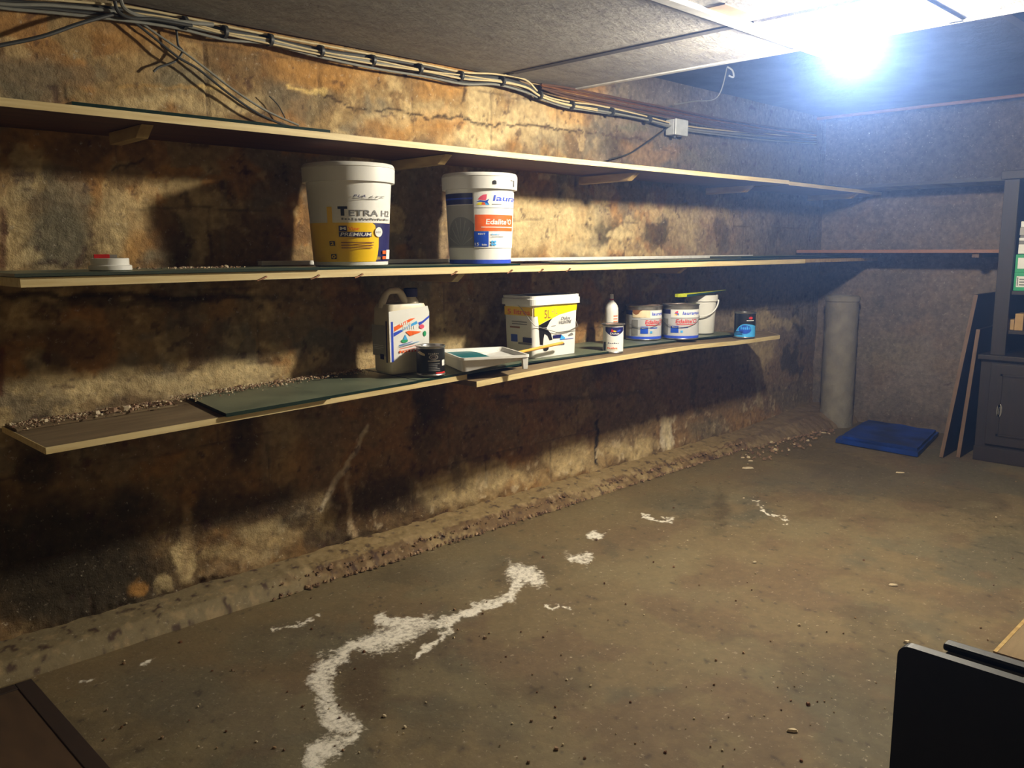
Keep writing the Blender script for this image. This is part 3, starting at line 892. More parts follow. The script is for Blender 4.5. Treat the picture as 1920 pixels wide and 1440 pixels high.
def shelves():
    # topmost row
    shelf('topmost cream edged shelf under the cable bundle', [(0.25, FY, TOPZ - 0.002), (2.6, FY, TOPZ), (4.95, FY, TOPZ + 0.013)], 0.021, M['board'], M['band'],
          brackets=[(1.09, 2.64, 2.90), (2.275, 2.635, 2.99), (3.49, 2.62, 2.99), (4.70, 2.67, 2.99)])
    shelf('short far length of the topmost shelf running into the corner', [(4.953, FY, TOPZ + 0.008), (BX - 0.02, FY, TOPZ + 0.004)], 0.021, M['board'], M['band'], brackets=[(6.02, 2.6, 2.97)])
    # middle row
    shelf('middle shelf holding the two tall paint buckets, bent nails in its edge', [(0.69, FY, MIDZ - 0.002), (1.9, FY, MIDZ + .002), (3.4, FY, MIDZ), (5.21, FY, MIDZ + 0.003)], 0.025, M['board'], M['band'],
          brackets=[(2.36, 2.66, 2.99), (4.0, 2.66, 2.99)], nails=[1.42, 1.62, 1.80, 2.25, 2.56, 2.75, 2.93], endband=M['band'])
    shelf('short dull far length of the middle shelf near the corner', [(5.213, FY, MIDZ + 0.003), (BX - 0.02, FY, MIDZ + 0.003)], 0.021, M['board'], M['blockwood'])
    # lowest row: two boards, the second lower and further forward
    shelf('lowest shelf board, its bare dusty end nearest the viewer', [(0.715, FY, zA(0.715)), (1.5, FY, zA(1.5)), (2.30, FY, zA(2.30))], 0.0185, M['board'], M['band'],
          brackets=[], endband=M['band'])
    shelf('sagging lowest shelf board carrying the tins, past the glass sheets', [(2.285, 2.50, 0.777), (2.60, 2.505, 0.787), (2.93, 2.515, 0.793), (3.5, 2.54, 0.792), (3.93, 2.56, 0.788), (4.40, 2.575, 0.772), (4.97, 2.60, 0.763), (5.15, 2.78, 0.763)], 0.022, M['board'], M['band'])
    b_ = MB()
    board_mesh(b_, [(0, 0, 0), (0.50, 0, 0.0125)], 0.125, 0.0065, M['board'], M['blockwood'])
    tag(b_.build('batten', loc=(0.722, 2.868, zA(0.722) + 0.0078)), 'thin dusty batten at the back of the bare lowest board', 'batten')
    # back rail on the middle shelf
    t = MB().box(1.62, 5.25, 2.965, 2.998, MIDZ + 0.013, MIDZ + 0.030, M['profile'])
    tag(t.build('rail', bevel=0.002), 'thin white rail along the back of the middle shelf', 'rail')
    # far wall shelves
    for z, m_, lab, xf in ((1.272, M['redband'], 'reddish edged shelf on the far wall', 5.93), (1.712, M['darkband'], 'dark shelf high on the far wall', 5.93)):
        t = empty('wall_shelf', (xf, 2.62, z))
        tag(t, lab, 'shelf', 'shelves on the far wall')
        y_a, y_b = -0.85, 0.40 - 0.02
        MB().box(0.002, BX - 0.02 - xf, -1.0, 0.38, 0, 0.02, M['board']).build('board', t)
        MB().box(0, 0.0018, -1.0, 0.38, 0, 0.0205, m_).build('edge_band', t)
        if z < 1.5:
            MB().box(0.03, BX - 0.02 - xf, -0.84, -0.80, -0.03, -0.0005, M['lightwood']).build('bracket', t)


def panes():
    th = 0.009
    # middle shelf
    pane('long dusty glass sheet at the near end of the middle shelf', 0.675, 1.62, FY - 0.012, 2.99, MIDZ + 0.0012, MIDZ + 0.003, th)
    pane('glass sheet under the tall yellow labelled bucket', 1.625, 2.62, FY + 0.006, 2.955, MIDZ + 0.003, MIDZ + 0.0035, 0.007)
    pane('glass sheet lying askew on bare middle shelf past the buckets', 3.02, 4.88, FY + 0.01, 2.955, MIDZ + 0.003, MIDZ + 0.006, 0.006, skew=0.12)
    pane('dark glass sheet at the corner end of the middle shelf', 4.60, 6.1, FY + 0.10, 2.955, MIDZ + 0.0125, MIDZ + 0.0125, 0.012, skew=0.1)
    # topmost shelf
    pane('thin dark glass sheet on the topmost shelf', 0.86, 1.69, FY + 0.004, 2.90, TOPZ + 0.0008, TOPZ + 0.001, 0.009)
    pane('second dark glass sheet on the topmost shelf near the corner', 4.75, 6.2, FY + 0.06, 2.95, TOPZ + 0.0145, TOPZ + 0.0145, 0.008, skew=0.1)
    # lowest shelf
    g = 0.0012
    pane('thick glass sheet beside the bare board of the lowest shelf', 1.245, 1.637, FY - 0.018, 2.99, zA(1.245) + g, zA(1.64) + g, 0.012, skew=0.06, skew2=0.025)
    pane('glass sheet behind which the jerrycan shadow falls, lowest shelf', 1.644, 2.042, FY - 0.004, 2.99, zA(1.644) + g, zA(2.045) + g, th, skew=0.03, skew2=0.035)
    pane('glass sheet under the jerrycan and the small black tin', 2.049, 2.62, FY + 0.004, 2.99, zA(2.049) + g, zA(2.30) + g + 0.006, th, skew=0.04, skew2=0.0)
    pane('glass sheet under the square yellow topped tub', 2.63, 3.28, 2.62, 2.99, 0.7995, 0.7965, 0.008)
    pane('glass sheet behind the small cream tin on lowest shelf', 3.29, 3.98, 2.70, 2.99, 0.7955, 0.7915, 0.008)
    pane('farthest glass sheet on lowest shelf, before the white pail', 3.99, 4.72, 2.72, 2.99, 0.791, 0.776, 0.008)


# ------------------------------------------------------------------ things on the shelves
def pos(u, y):
    """plan position whose vertical line is seen around pixel column u, at depth line y"""
    p = at(u, 560, 1, y)
    return p.x, y


def place(name, u, y, z, v=None):
    p = at(u, v if v else 560, 1, y)
    t = empty(name, (p.x, y, z), facing(p.x, y))
    return t


def tall_bucket_body(t, rb, rt, h, m, lid_h, lid_r):
    b = MB()
    zt = h - lid_h * 0.55
    b.lathe([(rb * 0.96, 0), (rb, 0.004), (rt, zt)], m, 56)
    b.build('body', t)
    lid = MB()
    z0 = h - lid_h
    lid.lathe([(rt + 0.002, z0), (lid_r - 0.001, z0), (lid_r + 0.001, h - 0.018), (lid_r - 0.003, h - 0.0165), (lid_r - 0.003, h - 0.015), (lid_r + 0.0015, h - 0.014), (lid_r - 0.004, h - 0.002), (lid_r - 0.007, h), (lid_r - 0.014, h), (lid_r - 0.016, h - 0.008), (0.0001, h - 0.008)], M['white'], 64)
    lid.build('lid', t)
    return zt


def wire_bail(t, r, zpiv, drop, lean, wire=0.0018, name='handle', m=None, front=1):
    """wire handle hanging down against the front of a vessel"""
    b = MB()
    pts = []
    for k in range(25):
        a = math.pi * k / 24
        x = -r * math.cos(a)
        s = math.sin(a)
        pts.append((x * 1.0, -front * (s * (r * 1.02) + 0.004 * s), zpiv - drop * s ** 0.8))
    b.tube(pts, wire, m or M['steel'], 6)
    o = b.build(name, t)
    return o


def yellow_bucket():
    t = place('paint_bucket', 657, 2.725, MIDZ + 0.0118, 440)
    tag(t, 'tall white paint bucket with yellow and navy label on middle shelf', 'paint bucket')
    H, rb, rt = 0.368, 0.137, 0.158
    S_ = 0.357 / 1310.0
    Z = lambda v: (1400 - v) * S_
    tall_bucket_body(t, rb, rt, H, M['white'], 0.066, 0.170)
    R = lambda z: rb + (rt - rb) * z / (H - 0.035)
    A = lambda x: math.asin(max(-1, min(1, (x - 642) / 507.0)))
    mb = MB()
    p = Print(mb, cyl_surface(R))
    p.rect(math.radians(-105), math.radians(150), Z(1340), Z(830), M['yellow'], 60)
    # brighter yellow field bulging to the right, then navy
    edge = [(Z(1340), 965), (Z(1250), 990), (Z(1150), 1000), (Z(1020), 1000), (Z(930), 965), (Z(860), 950), (Z(832), 915)]
    p.k += .00012
    vs, fs = [], []
    for z, xe in edge:
        for k in range(51):
            a = A(xe) + (math.radians(150) - A(xe)) * k / 50
            vs.append(p.S(a, z, p.k))
    for i in range(len(edge) - 1):
        for k in range(50):
            fs.append((i * 51 + k, i * 51 + k + 1, (i + 1) * 51 + k + 1, (i + 1) * 51 + k))
    mb.add(vs, fs, M['navy'])
    p.rect(A(370), A(430), Z(960), Z(625), M['yellow'])
    p.text('T', A(500), A(615), Z(740), Z(625), M['black'])
    p.rect(A(535), A(578), Z(742), Z(630), M['black'], 3)
    p.rect(A(500), A(615), Z(655), Z(622), M['black'], 3)
    p.text('ETRA H2', A(628), A(1120), Z(745), Z(665), M['greytext'])
    p.scrawl(A(540), A(1115), Z(795), Z(768), M['greytext'], 18)
    p.text('P.L.A.', A(680), A(835), Z(505), Z(470), M['navy'], 0.15)
    p.text('LTZ', A(880), A(1040), Z(505), Z(480), M['greytext'], 0.15)
    p.lines(A(680), A(1040), Z(535), Z(515), 1, M['greytext'], 3, 0.4)
    p.rect(A(505), A(600), Z(945), Z(870), M['navy'])
    p.text('M', A(520), A(590), Z(925), Z(885), M['labelwhite'])
    p.text('Vior', A(615), A(755), Z(930), Z(885), M['orange'])
    p.rect(A(505), A(900), Z(1015), Z(950), M['navy'], 12)
    p.text('PREMIUM', A(520), A(890), Z(1005), Z(960), M['labelwhite'], 0.03)
    p.lines(A(525), A(950), Z(1175), Z(1070), 3, M['rustdrip'], 5, 0.35)
    p.disc(A(990), Z(950), (A(1035) - A(945)) / 2, Z(950) - Z(1015), M['labelwhite'])
    p.text('H2O', A(955), A(1015), Z(965), Z(940), M['greytext'])
    p.rect(A(385), A(450), Z(1130), Z(1070), M['black'], 4)
    p.rect(A(395), A(460), Z(1305), Z(1240), M['black'], 4)
    p.text('2', A(395), A(440), Z(1120), Z(1080), M['yellow'])
    p.text('0', A(405), A(450), Z(1295), Z(1250), M['yellow'])
    p.rect(A(1040), A(1085), Z(1240), Z(1195), M['orange'], 3)
    p.rect(A(1090), A(1135), Z(1310), Z(1185), M['labelwhite'], 4)
    p.rect(A(1040), A(1085), Z(1310), Z(1270), M['orange'], 3)
    mb.build('label', t)


def flower_logo(p, A, Z, x0, x1, v0, v1):
    """fan of coloured petals"""
    X = lambda f: A(x0 + (x1 - x0) * f)
    Y = lambda f: Z(v1 + (v0 - v1) * f)
    p.poly([(X(.12), Y(.50)), (X(.30), Y(.78)), (X(.55), Y(.97)), (X(.80), Y(1)), (X(.78), Y(.62)), (X(.70), Y(.42)), (X(.40), Y(.46))], M['pink'])
    p.poly([(X(0), Y(.30)), (X(.3), Y(.44)), (X(.65), Y(.38)), (X(1), Y(.58)), (X(.85), Y(.30)), (X(1), Y(0)), (X(.62), Y(.25)), (X(.35), Y(.30))], M['blue'])
    p.poly([(X(0), Y(0)), (X(.2), Y(.22)), (X(.45), Y(.26)), (X(.40), Y(0))], M['yellow2'])
    p.poly([(X(.40), Y(0)), (X(.45), Y(.26)), (X(.62), Y(.22)), (X(.72), Y(0))], M['orange'])
    p.poly([(X(.72), Y(0)), (X(.64), Y(.2)), (X(.8), Y(.18)), (X(.98), Y(0))], M['cyan'])


def orange_bucket():
    t = place('paint_bucket', 900, 2.717, MIDZ + 0.0108, 440)
    tag(t, 'tall white paint bucket with orange panel and blue base on middle shelf', 'paint bucket')
    H, rb, rt = 0.372, 0.131, 0.146
    S_ = 0.352 / 1250.0
    Z = lambda v: (1385 - v) * S_
    tall_bucket_body(t, rb, rt, H, M['white'], 0.066, 0.160)
    R = lambda z: rb + (rt - rb) * z / (H - 0.035)
    A = lambda x: math.asin(max(-1, min(1, (x - 612) / 492.0)))
    mb = MB()
    p = Print(mb, cyl_surface(R))
    p.rect(0, 2 * math.pi, Z(1380), Z(1322), M['blue2'], 72)
    p.rect(math.radians(-120), A(520), Z(1150), Z(530), M['labelgrey'], 30)
    p.rect(math.radians(-120), A(512), Z(520), Z(360), M['navy'], 30)
    p.rect(math.radians(-120), A(512), Z(450), Z(425), M['blue2'], 30)
    # big grey fan
    p.disc(A(330), Z(1130), A(330) - A(140), Z(700) - Z(1130), M['leafgrey'], 30, 0, 180)
    for k in range(7):
        d = math.radians(18 + 24 * k)
        e = (330 + 175 * math.cos(d), 1120 - 400 * math.sin(d))
        n_ = (5 * math.sin(d), 8 * math.cos(d))
        p.poly([(A(330), Z(1128)), (A(e[0] + n_[0]), Z(e[1] + n_[1])), (A(e[0] - n_[0]), Z(e[1] - n_[1]))], M['labelgrey'])
    p.rect(A(530), math.radians(130), Z(1150), Z(340), M['labelwhite'], 30)
    flower_logo(p, A, Z, 560, 750, 380, 532)
    p.text('lauragais', A(790), math.radians(116), Z(500), Z(390), M['blue2'], 0.03)
    p.lines(A(785), A(955), Z(530), Z(512), 1, M['greytext'], 1, 0.7)
    p.rect(A(530), math.radians(130), Z(574), Z(568), M['greytext'], 20)
    p.rect(A(540), A(1085), Z(905), Z(670), M['orange'], 20)
    p.text("Edalite'O", A(695), A(1062), Z(810), Z(728), M['labelwhite'], 0.02)
    p.rect(A(630), A(1080), Z(855), Z(842), M['labelwhite'], 14)
    p.rect(A(525), A(738), Z(1130), Z(912), M['blue'], 8)
    p.text('MAT', A(585), A(690), Z(960), Z(935), M['labelwhite'])
    p.text('15', A(535), A(595), Z(1115), Z(1075), M['labelwhite'])
    p.scrawl(A(640), A(715), Z(1115), Z(1090), M['labelwhite'])
    p.scrawl(A(780), A(905), Z(962), Z(945), M['cyan'])
    p.rect(A(780), A(955), Z(990), Z(984), M['greytext'], 4)
    for xx in (775, 815):
        for vv in (1045, 1085):
            p.rect(A(xx), A(xx + 32), Z(vv + 30), Z(vv), M['cyan'], 3)
    mb.build('label', t)
    g = MB()
    q = Print(g, cyl_surface(lambda z: 0.1612))
    AL = lambda x: math.asin(max(-1, min(1, (x - 612) / 560.0)))
    q.rect(AL(800), AL(852), Z(240), Z(200), M['black'], 4)
    q.disc(AL(826), Z(202), (AL(852) - AL(800)) / 2, Z(190) - Z(208), M['black'])
    g.build('lid_mark', t)
    g = MB()
    q = Print(g, cyl_surface(lambda z: 0.1612))
    q.poly([(AL(1060), Z(180)), (AL(1060), Z(170)), (AL(1115), Z(170)), (AL(1115), Z(180)), (AL(1112), Z(180)), (AL(1112), Z(262)), (AL(1100), Z(262)), (AL(1100), Z(180))], M['greytext'])
    g.build('lid_notch', t)


def tin(name, u, y, z, label, r, h, design, rimgrow=0.004, top='tin', v=600):
    t = place(name, u, y, z, v)
    tag(t, label, 'paint tin')
    b = MB()
    b.lathe([(r * .97, 0.003), (r + 0.002, 0), (r + 0.003, 0.004), (r, 0.008), (r, h - 0.007), (r + 0.002, h - 0.006), (r + rimgrow, h - 0.003), (r + rimgrow, h), (r + rimgrow - 0.003, h + 0.001), (r + rimgrow - 0.006, h - 0.002), (r - 0.008, h - 0.004)], M['tin'], 44, close=False)
    b.build('body', t)
    l = MB().lathe([(r - 0.002, h - 0.0045), (r - 0.008, h - 0.0035), (r - 0.010, h - 0.001), (r - 0.016, h - 0.001), (r - 0.018, h - 0.005), (0.0001, h - 0.005)], M[top], 40)
    l.build('lid', t)
    mb = MB()
    p = Print(mb, cyl_surface(lambda z_: r))
    design(p, r, h)
    mb.build('label', t)
    return t


def small_things():
    # ---- small black tin
    def d_black(p, r, h):
        p.rect(0, 2 * math.pi, 0.010, h - 0.010, M['black'], 60)
        A = lambda x: math.asin(max(-1, min(1, (x - 930) / 205.0)))
        Z = lambda v: (1385 - v) * h / 460.0
        p.poly([(A(745), Z(1020)), (A(780), Z(1000)), (A(850), Z(1040)), (A(850), Z(1070)), (A(800), Z(1060))], M['cream'])
        p.disc(A(975), Z(1090), 0.34, 0.0105, M['tin'])
        p.disc(A(975), Z(1090), 0.26, 0.0085, M['black'])
        p.disc(A(975), Z(1090), 0.20, 0.0060, M['tindark'])
        p.disc(A(975), Z(1090), 0.12, 0.0040, M['black'])
        p.scrawl(A(900), A(1050), Z(1045), Z(1025), M['tin'])
        p.rect(A(890), A(1060), Z(1158), Z(1140), M['tin'], 8)
        p.lines(A(900), A(1060), Z(1310), Z(1180), 5, M['greytext'], 2, .5)
        p.rect(A(1000), A(1120), Z(1350), Z(1325), M['red'], 5)
        p.rect(A(1085), A(1118), Z(1230), Z(1140), M['labelwhite'], 3)
    tin('paint_tin', 806, 2.628, zA(2.18) + 0.0145, 'small black paint tin in front of the jerrycan', 0.056, 0.118, d_black)

    # ---- small cream tin
    def d_cream(p, r, h):
        p.rect(0, 2 * math.pi, 0.008, h - 0.008, M['labelwhite'], 60)
        A = lambda x: math.asin(max(-1, min(1, (x - 340) / 195.0)))
        Z = lambda v: (1125 - v) * h / 500.0
        pts = [(A(205), Z(675)), (A(528), Z(675))]
        vs, fs = [], []
        p.k += .0001
        for k in range(49):
            f = k / 48
            x = 195 + 335 * f
            dip = 675 + 60 + 92 * math.sin(math.pi * f) ** 0.7
            vs += [p.S(A(x), Z(675), p.k), p.S(A(x), Z(dip), p.k)]
        for k in range(48):
            fs.append((2 * k, 2 * k + 1, 2 * k + 3, 2 * k + 2))
        p.mb.add(vs, fs, M['navy'])
        p.poly([(A(300), Z(750)), (A(315), Z(700)), (A(345), Z(735)), (A(350), Z(755))], M['red'])
        p.poly([(A(350), Z(755)), (A(345), Z(725)), (A(410), Z(745))], M['yellow'])
        p.poly([(A(400), Z(740)), (A(470), Z(712)), (A(480), Z(735)), (A(430), Z(755))], M['blue2'])
        p.text('Dulux', A(285), A(455), Z(800), Z(765), M['labelwhite'])
        p.scrawl(A(250), A(460), Z(955), Z(938), M['navy'])
        p.rect(A(165), A(205), Z(1080), Z(935), M['black'], 3)
        p.scrawl(A(240), A(430), Z(1045), Z(1018), M['orange'])
        p.rect(A(240), A(430), Z(1062), Z(1056), M['cream'], 6)
    tin('paint_tin', 1150, 2.635, 0.7945, 'small cream paint tin with navy band at the shelf front', 0.050, 0.143, d_cream, rimgrow=0.009, top='dried')

    # ---- two grey and blue tins
    def d_laur(shift, dirty):
        def d(p, r, h):
            A = lambda x: math.asin(max(-1, min(1, (x - 1500) / 322.0)))
            Z = lambda v: (940 - v) * h / 640.0
            o = shift
            p.rect(0, 2 * math.pi, Z(900), Z(385), M['tinlabel'], 60)
            p.rect(A(1330 + o), math.radians(150), Z(530), Z(388), M['labelwhite'], 24)
            p.rect(math.radians(-110), A(1330 + o) - .02, Z(470), Z(388), M['navy'], 18)
            p.rect(A(1330 + o), math.radians(150), Z(552), Z(545), M['greytext'], 18)
            p.rect(0, 2 * math.pi, Z(925), Z(872), M['blue2'], 60)
            flower_logo(p, A, Z, 1385 + o, 1475 + o, 410, 490)
            p.text('lauragais', A(1530 + o), A(1530 + o) + 1.15, Z(500), Z(420), M['blue2'], 0.03)
            p.text("Edalite'O", A(1415 + o), A(1415 + o) + 1.25, Z(640), Z(560), M['red'], 0.03)
            p.rect(A(1430 + o), A(1430 + o) + 1.1, Z(668), Z(655), M['red'], 10)
            p.rect(A(1335 + o), A(1470 + o), Z(815), Z(685), M['blue'], 6)
            p.text('MAT', A(1360 + o), A(1445 + o), Z(725), Z(700), M['labelwhite'])
            p.rect(A(1505 + o), A(1630 + o), Z(722), Z(705), M['blue'], 6)
            p.rect(A(1505 + o), A(1545 + o), Z(812), Z(770), M['cyan'], 4)
            p.rect(A(1270 + o) - .3, A(1290 + o) , Z(850), Z(560), M['leafgrey'], 8)
            if dirty:
                p.poly([(A(1500 - 190), Z(520)), (A(1500 - 200), Z(420)), (A(1500 - 60), Z(380)), (A(1500 + 110), Z(385)), (A(1500 + 115), Z(520)), (A(1500), Z(515))], M['cream'])
                p.poly([(A(1500 - 190), Z(440)), (A(1500 - 200), Z(380)), (A(1500 - 20), Z(378)), (A(1500 - 60), Z(400)), (A(1500 - 100), Z(455)), (A(1500 - 140), Z(470))], M['rustdrip'])
        return d
    a = tin('paint_tin', 1207, 2.865, 0.804, 'grey and blue paint tin with cream paint run down its label', 0.098, 0.190, d_laur(110, True), top='dried')
    wire_bail(a, 0.101, 0.125, 0.055, 0, 0.0016)
    b = tin('paint_tin', 1276, 2.75, 0.802, 'clean grey and blue paint tin beside the white pail', 0.101, 0.193, d_laur(0, False), top='tindark')
    wire_bail(b, 0.104, 0.130, 0.060, 0, 0.0016)

    # ---- black and blue tin
    def d_blue(p, r, h):
        p.rect(0, 2 * math.pi, 0.006, h - 0.008, M['black'], 60)
        A = lambda x: math.asin(max(-1, min(1, (x - 1375) / 172.0)))
        Z = lambda v: (910 - v) * h / 440.0
        vs, fs = [], []
        p.k += .0001
        n = 60
        for k in range(n + 1):
            a = math.radians(-75 + 150 * k / n)
            vs += [p.S(a, 0.004, p.k), p.S(a, Z(665) - 0.02 + 0.02 * math.cos(a * 1.0) - 0.055 * max(0, -math.sin(a)) ** 2.2, p.k)]
        for k in range(n):
            fs.append((2 * k, 2 * k + 2, 2 * k + 3, 2 * k + 1))
        p.mb.add(vs, fs, M['cyan'])
        p.disc(A(1380), Z(760), .62, .026, M['blue'])
        p.scrawl(A(1310), A(1490), Z(760), Z(705), M['cyan'])
        p.lines(A(1230), A(1380), Z(860), Z(790), 3, M['navy'], 4, .5)
        p.disc(A(1465), Z(562), .20, .0085, M['red'])
        p.rect(A(1400), A(1510), Z(612), Z(600), M['labelwhite'], 5)
    tin('paint_tin', 1397, 2.64, 0.7745, 'black tin with bright blue print at the far shelf end', 0.062, 0.152, d_blue)

    # ---- white spray bottle
    t = place('spray_bottle', 1147, 2.84, 0.8055)
    tag(t, 'slim white bottle behind the small cream tin', 'bottle')
    MB().lathe([(0.030, 0), (0.0345, 0.004), (0.035, 0.03), (0.036, 0.16), (0.035, 0.188), (0.029, 0.205), (0.020, 0.217), (0.013, 0.224), (0.011, 0.230)], M['white'], 36).build('body', t)
    MB().lathe([(0.0105, 0.2295), (0.012, 0.231), (0.0105, 0.236)], M['red'], 24).build('collar', t)
    MB().lathe([(0.009, 0.2355), (0.010, 0.240), (0.009, 0.262), (0.0001, 0.263)], M['white'], 24).build('nozzle', t)
    mb = MB()
    p = Print(mb, cyl_surface(lambda z: 0.0358))
    p.lines(.3, 1.2, 0.095, 0.155, 4, M['orange'], 3, .3)
    mb.build('label', t)

    # ---- white pail
    t = place('plastic_pail', 1316, 2.875, 0.7955)
    tag(t, 'plain white plastic pail with hanging handle behind the tins', 'pail')
    MB().lathe([(0.076, 0), (0.078, 0.003), (0.088, 0.22)], M['white'], 44).build('body', t)
    MB().lathe([(0.089, 0.195), (0.096, 0.195), (0.097, 0.23), (0.092, 0.232), (0.090, 0.228), (0.0001, 0.228)], M['white'], 44).build('lid', t)
    q = MB()
    pts = []
    for k in range(25):
        a = math.pi * k / 24
        s = math.sin(a)
        pts.append((-0.099 * math.cos(a), -(0.112 * s), 0.200 - 0.092 * s))
    ob = q.tube(pts, 0.0045, M['white'], 8).build('handle', t)
    # ---- yellow and dark brush lying on the pail
    t = empty('paint_brush', (0, 0, 0))
    pl = at(1265, 551, 1, 2.80)
    pr = at(1361, 545, 1, 2.80)
    t.location = (0.5 * (pl.x + pr.x), 2.80, 1.0282)
    t.rotation_euler = (0, 0, math.radians(3))
    L2 = 0.5 * (pr.x - pl.x)
    tag(t, 'yellow tipped brush lying across the white pail lid', 'brush')
    q = MB()
    q.hexa([(-L2, -0.014, 0.002), (-L2 + 0.09, -0.014, 0), (-L2 + 0.09, 0.014, 0), (-L2, 0.014, 0.002), (-L2, -0.014, 0.022), (-L2 + 0.09, -0.014, 0.022), (-L2 + 0.09, 0.014, 0.022), (-L2, 0.014, 0.022)], M['lime'])
    q.build('handle_tip', t, bevel=0.003)
    q = MB()
    q.hexa([(-L2 + 0.0905, -0.012, 0), (L2, -0.012, 0.018), (L2, 0.012, 0.018), (-L2 + 0.0905, 0.012, 0), (-L2 + 0.0905, -0.012, 0.014), (L2, -0.012, 0.022), (L2, 0.012, 0.022), (-L2 + 0.0905, 0.012, 0.014)], M['darkgreen'])
    q.build('blade', t)
    q = MB()
    q.hexa([(-L2 + 0.0905, -0.013, 0.0145), (L2, -0.013, 0.0225), (L2, 0.013, 0.0225), (-L2 + 0.0905, 0.013, 0.0145), (-L2 + 0.0905, -0.013, 0.021), (L2, -0.013, 0.026), (L2, 0.013, 0.026), (-L2 + 0.0905, 0.013, 0.021)], M['lime'])
    q.build('spine', t)

    # ---- white lid with a red roll in it
    p_ = at(207, 500, 1, 2.68)
    z = MIDZ + 0.0115
    t = empty('shallow_dish', (p_.x, 2.68, z), facing(p_.x, 2.68))
    tag(t, 'small white plastic dish holding the red roll, middle shelf', 'dish')
    MB().lathe([(0.056, 0), (0.060, 0.002), (0.060, 0.014), (0.057, 0.016), (0.053, 0.017), (0.053, 0.036), (0.050, 0.037), (0.049, 0.017), (0.0001, 0.014)], M['white'], 40).build('bowl', t)
    t = empty('tape_roll', (p_.x - 0.012, 2.682, z + 0.015), facing(p_.x, 2.68))
    tag(t, 'red and grey roll standing in the white lid', 'tape roll')
    q = MB()
    loops = []
    for k in range(3):
        xx = (-0.032, 0.0, 0.032)[k]
        loops.append([(xx, 0.016 * math.cos(a), 0.0165 + 0.016 * math.sin(a)) for a in [2 * math.pi * j / 24 for j in range(24)]])
    q.loft(loops, M['greyface'], True)
    q.build('roll', t)
    q = MB()
    q.loft([[(xx, 0.0168 * math.cos(a), 0.0168 + 0.0168 * math.sin(a)) for a in [2 * math.pi * j / 24 for j in range(24)]] for xx in (-0.030, 0.012)], M['red'], True)
    q.build('tape', t)


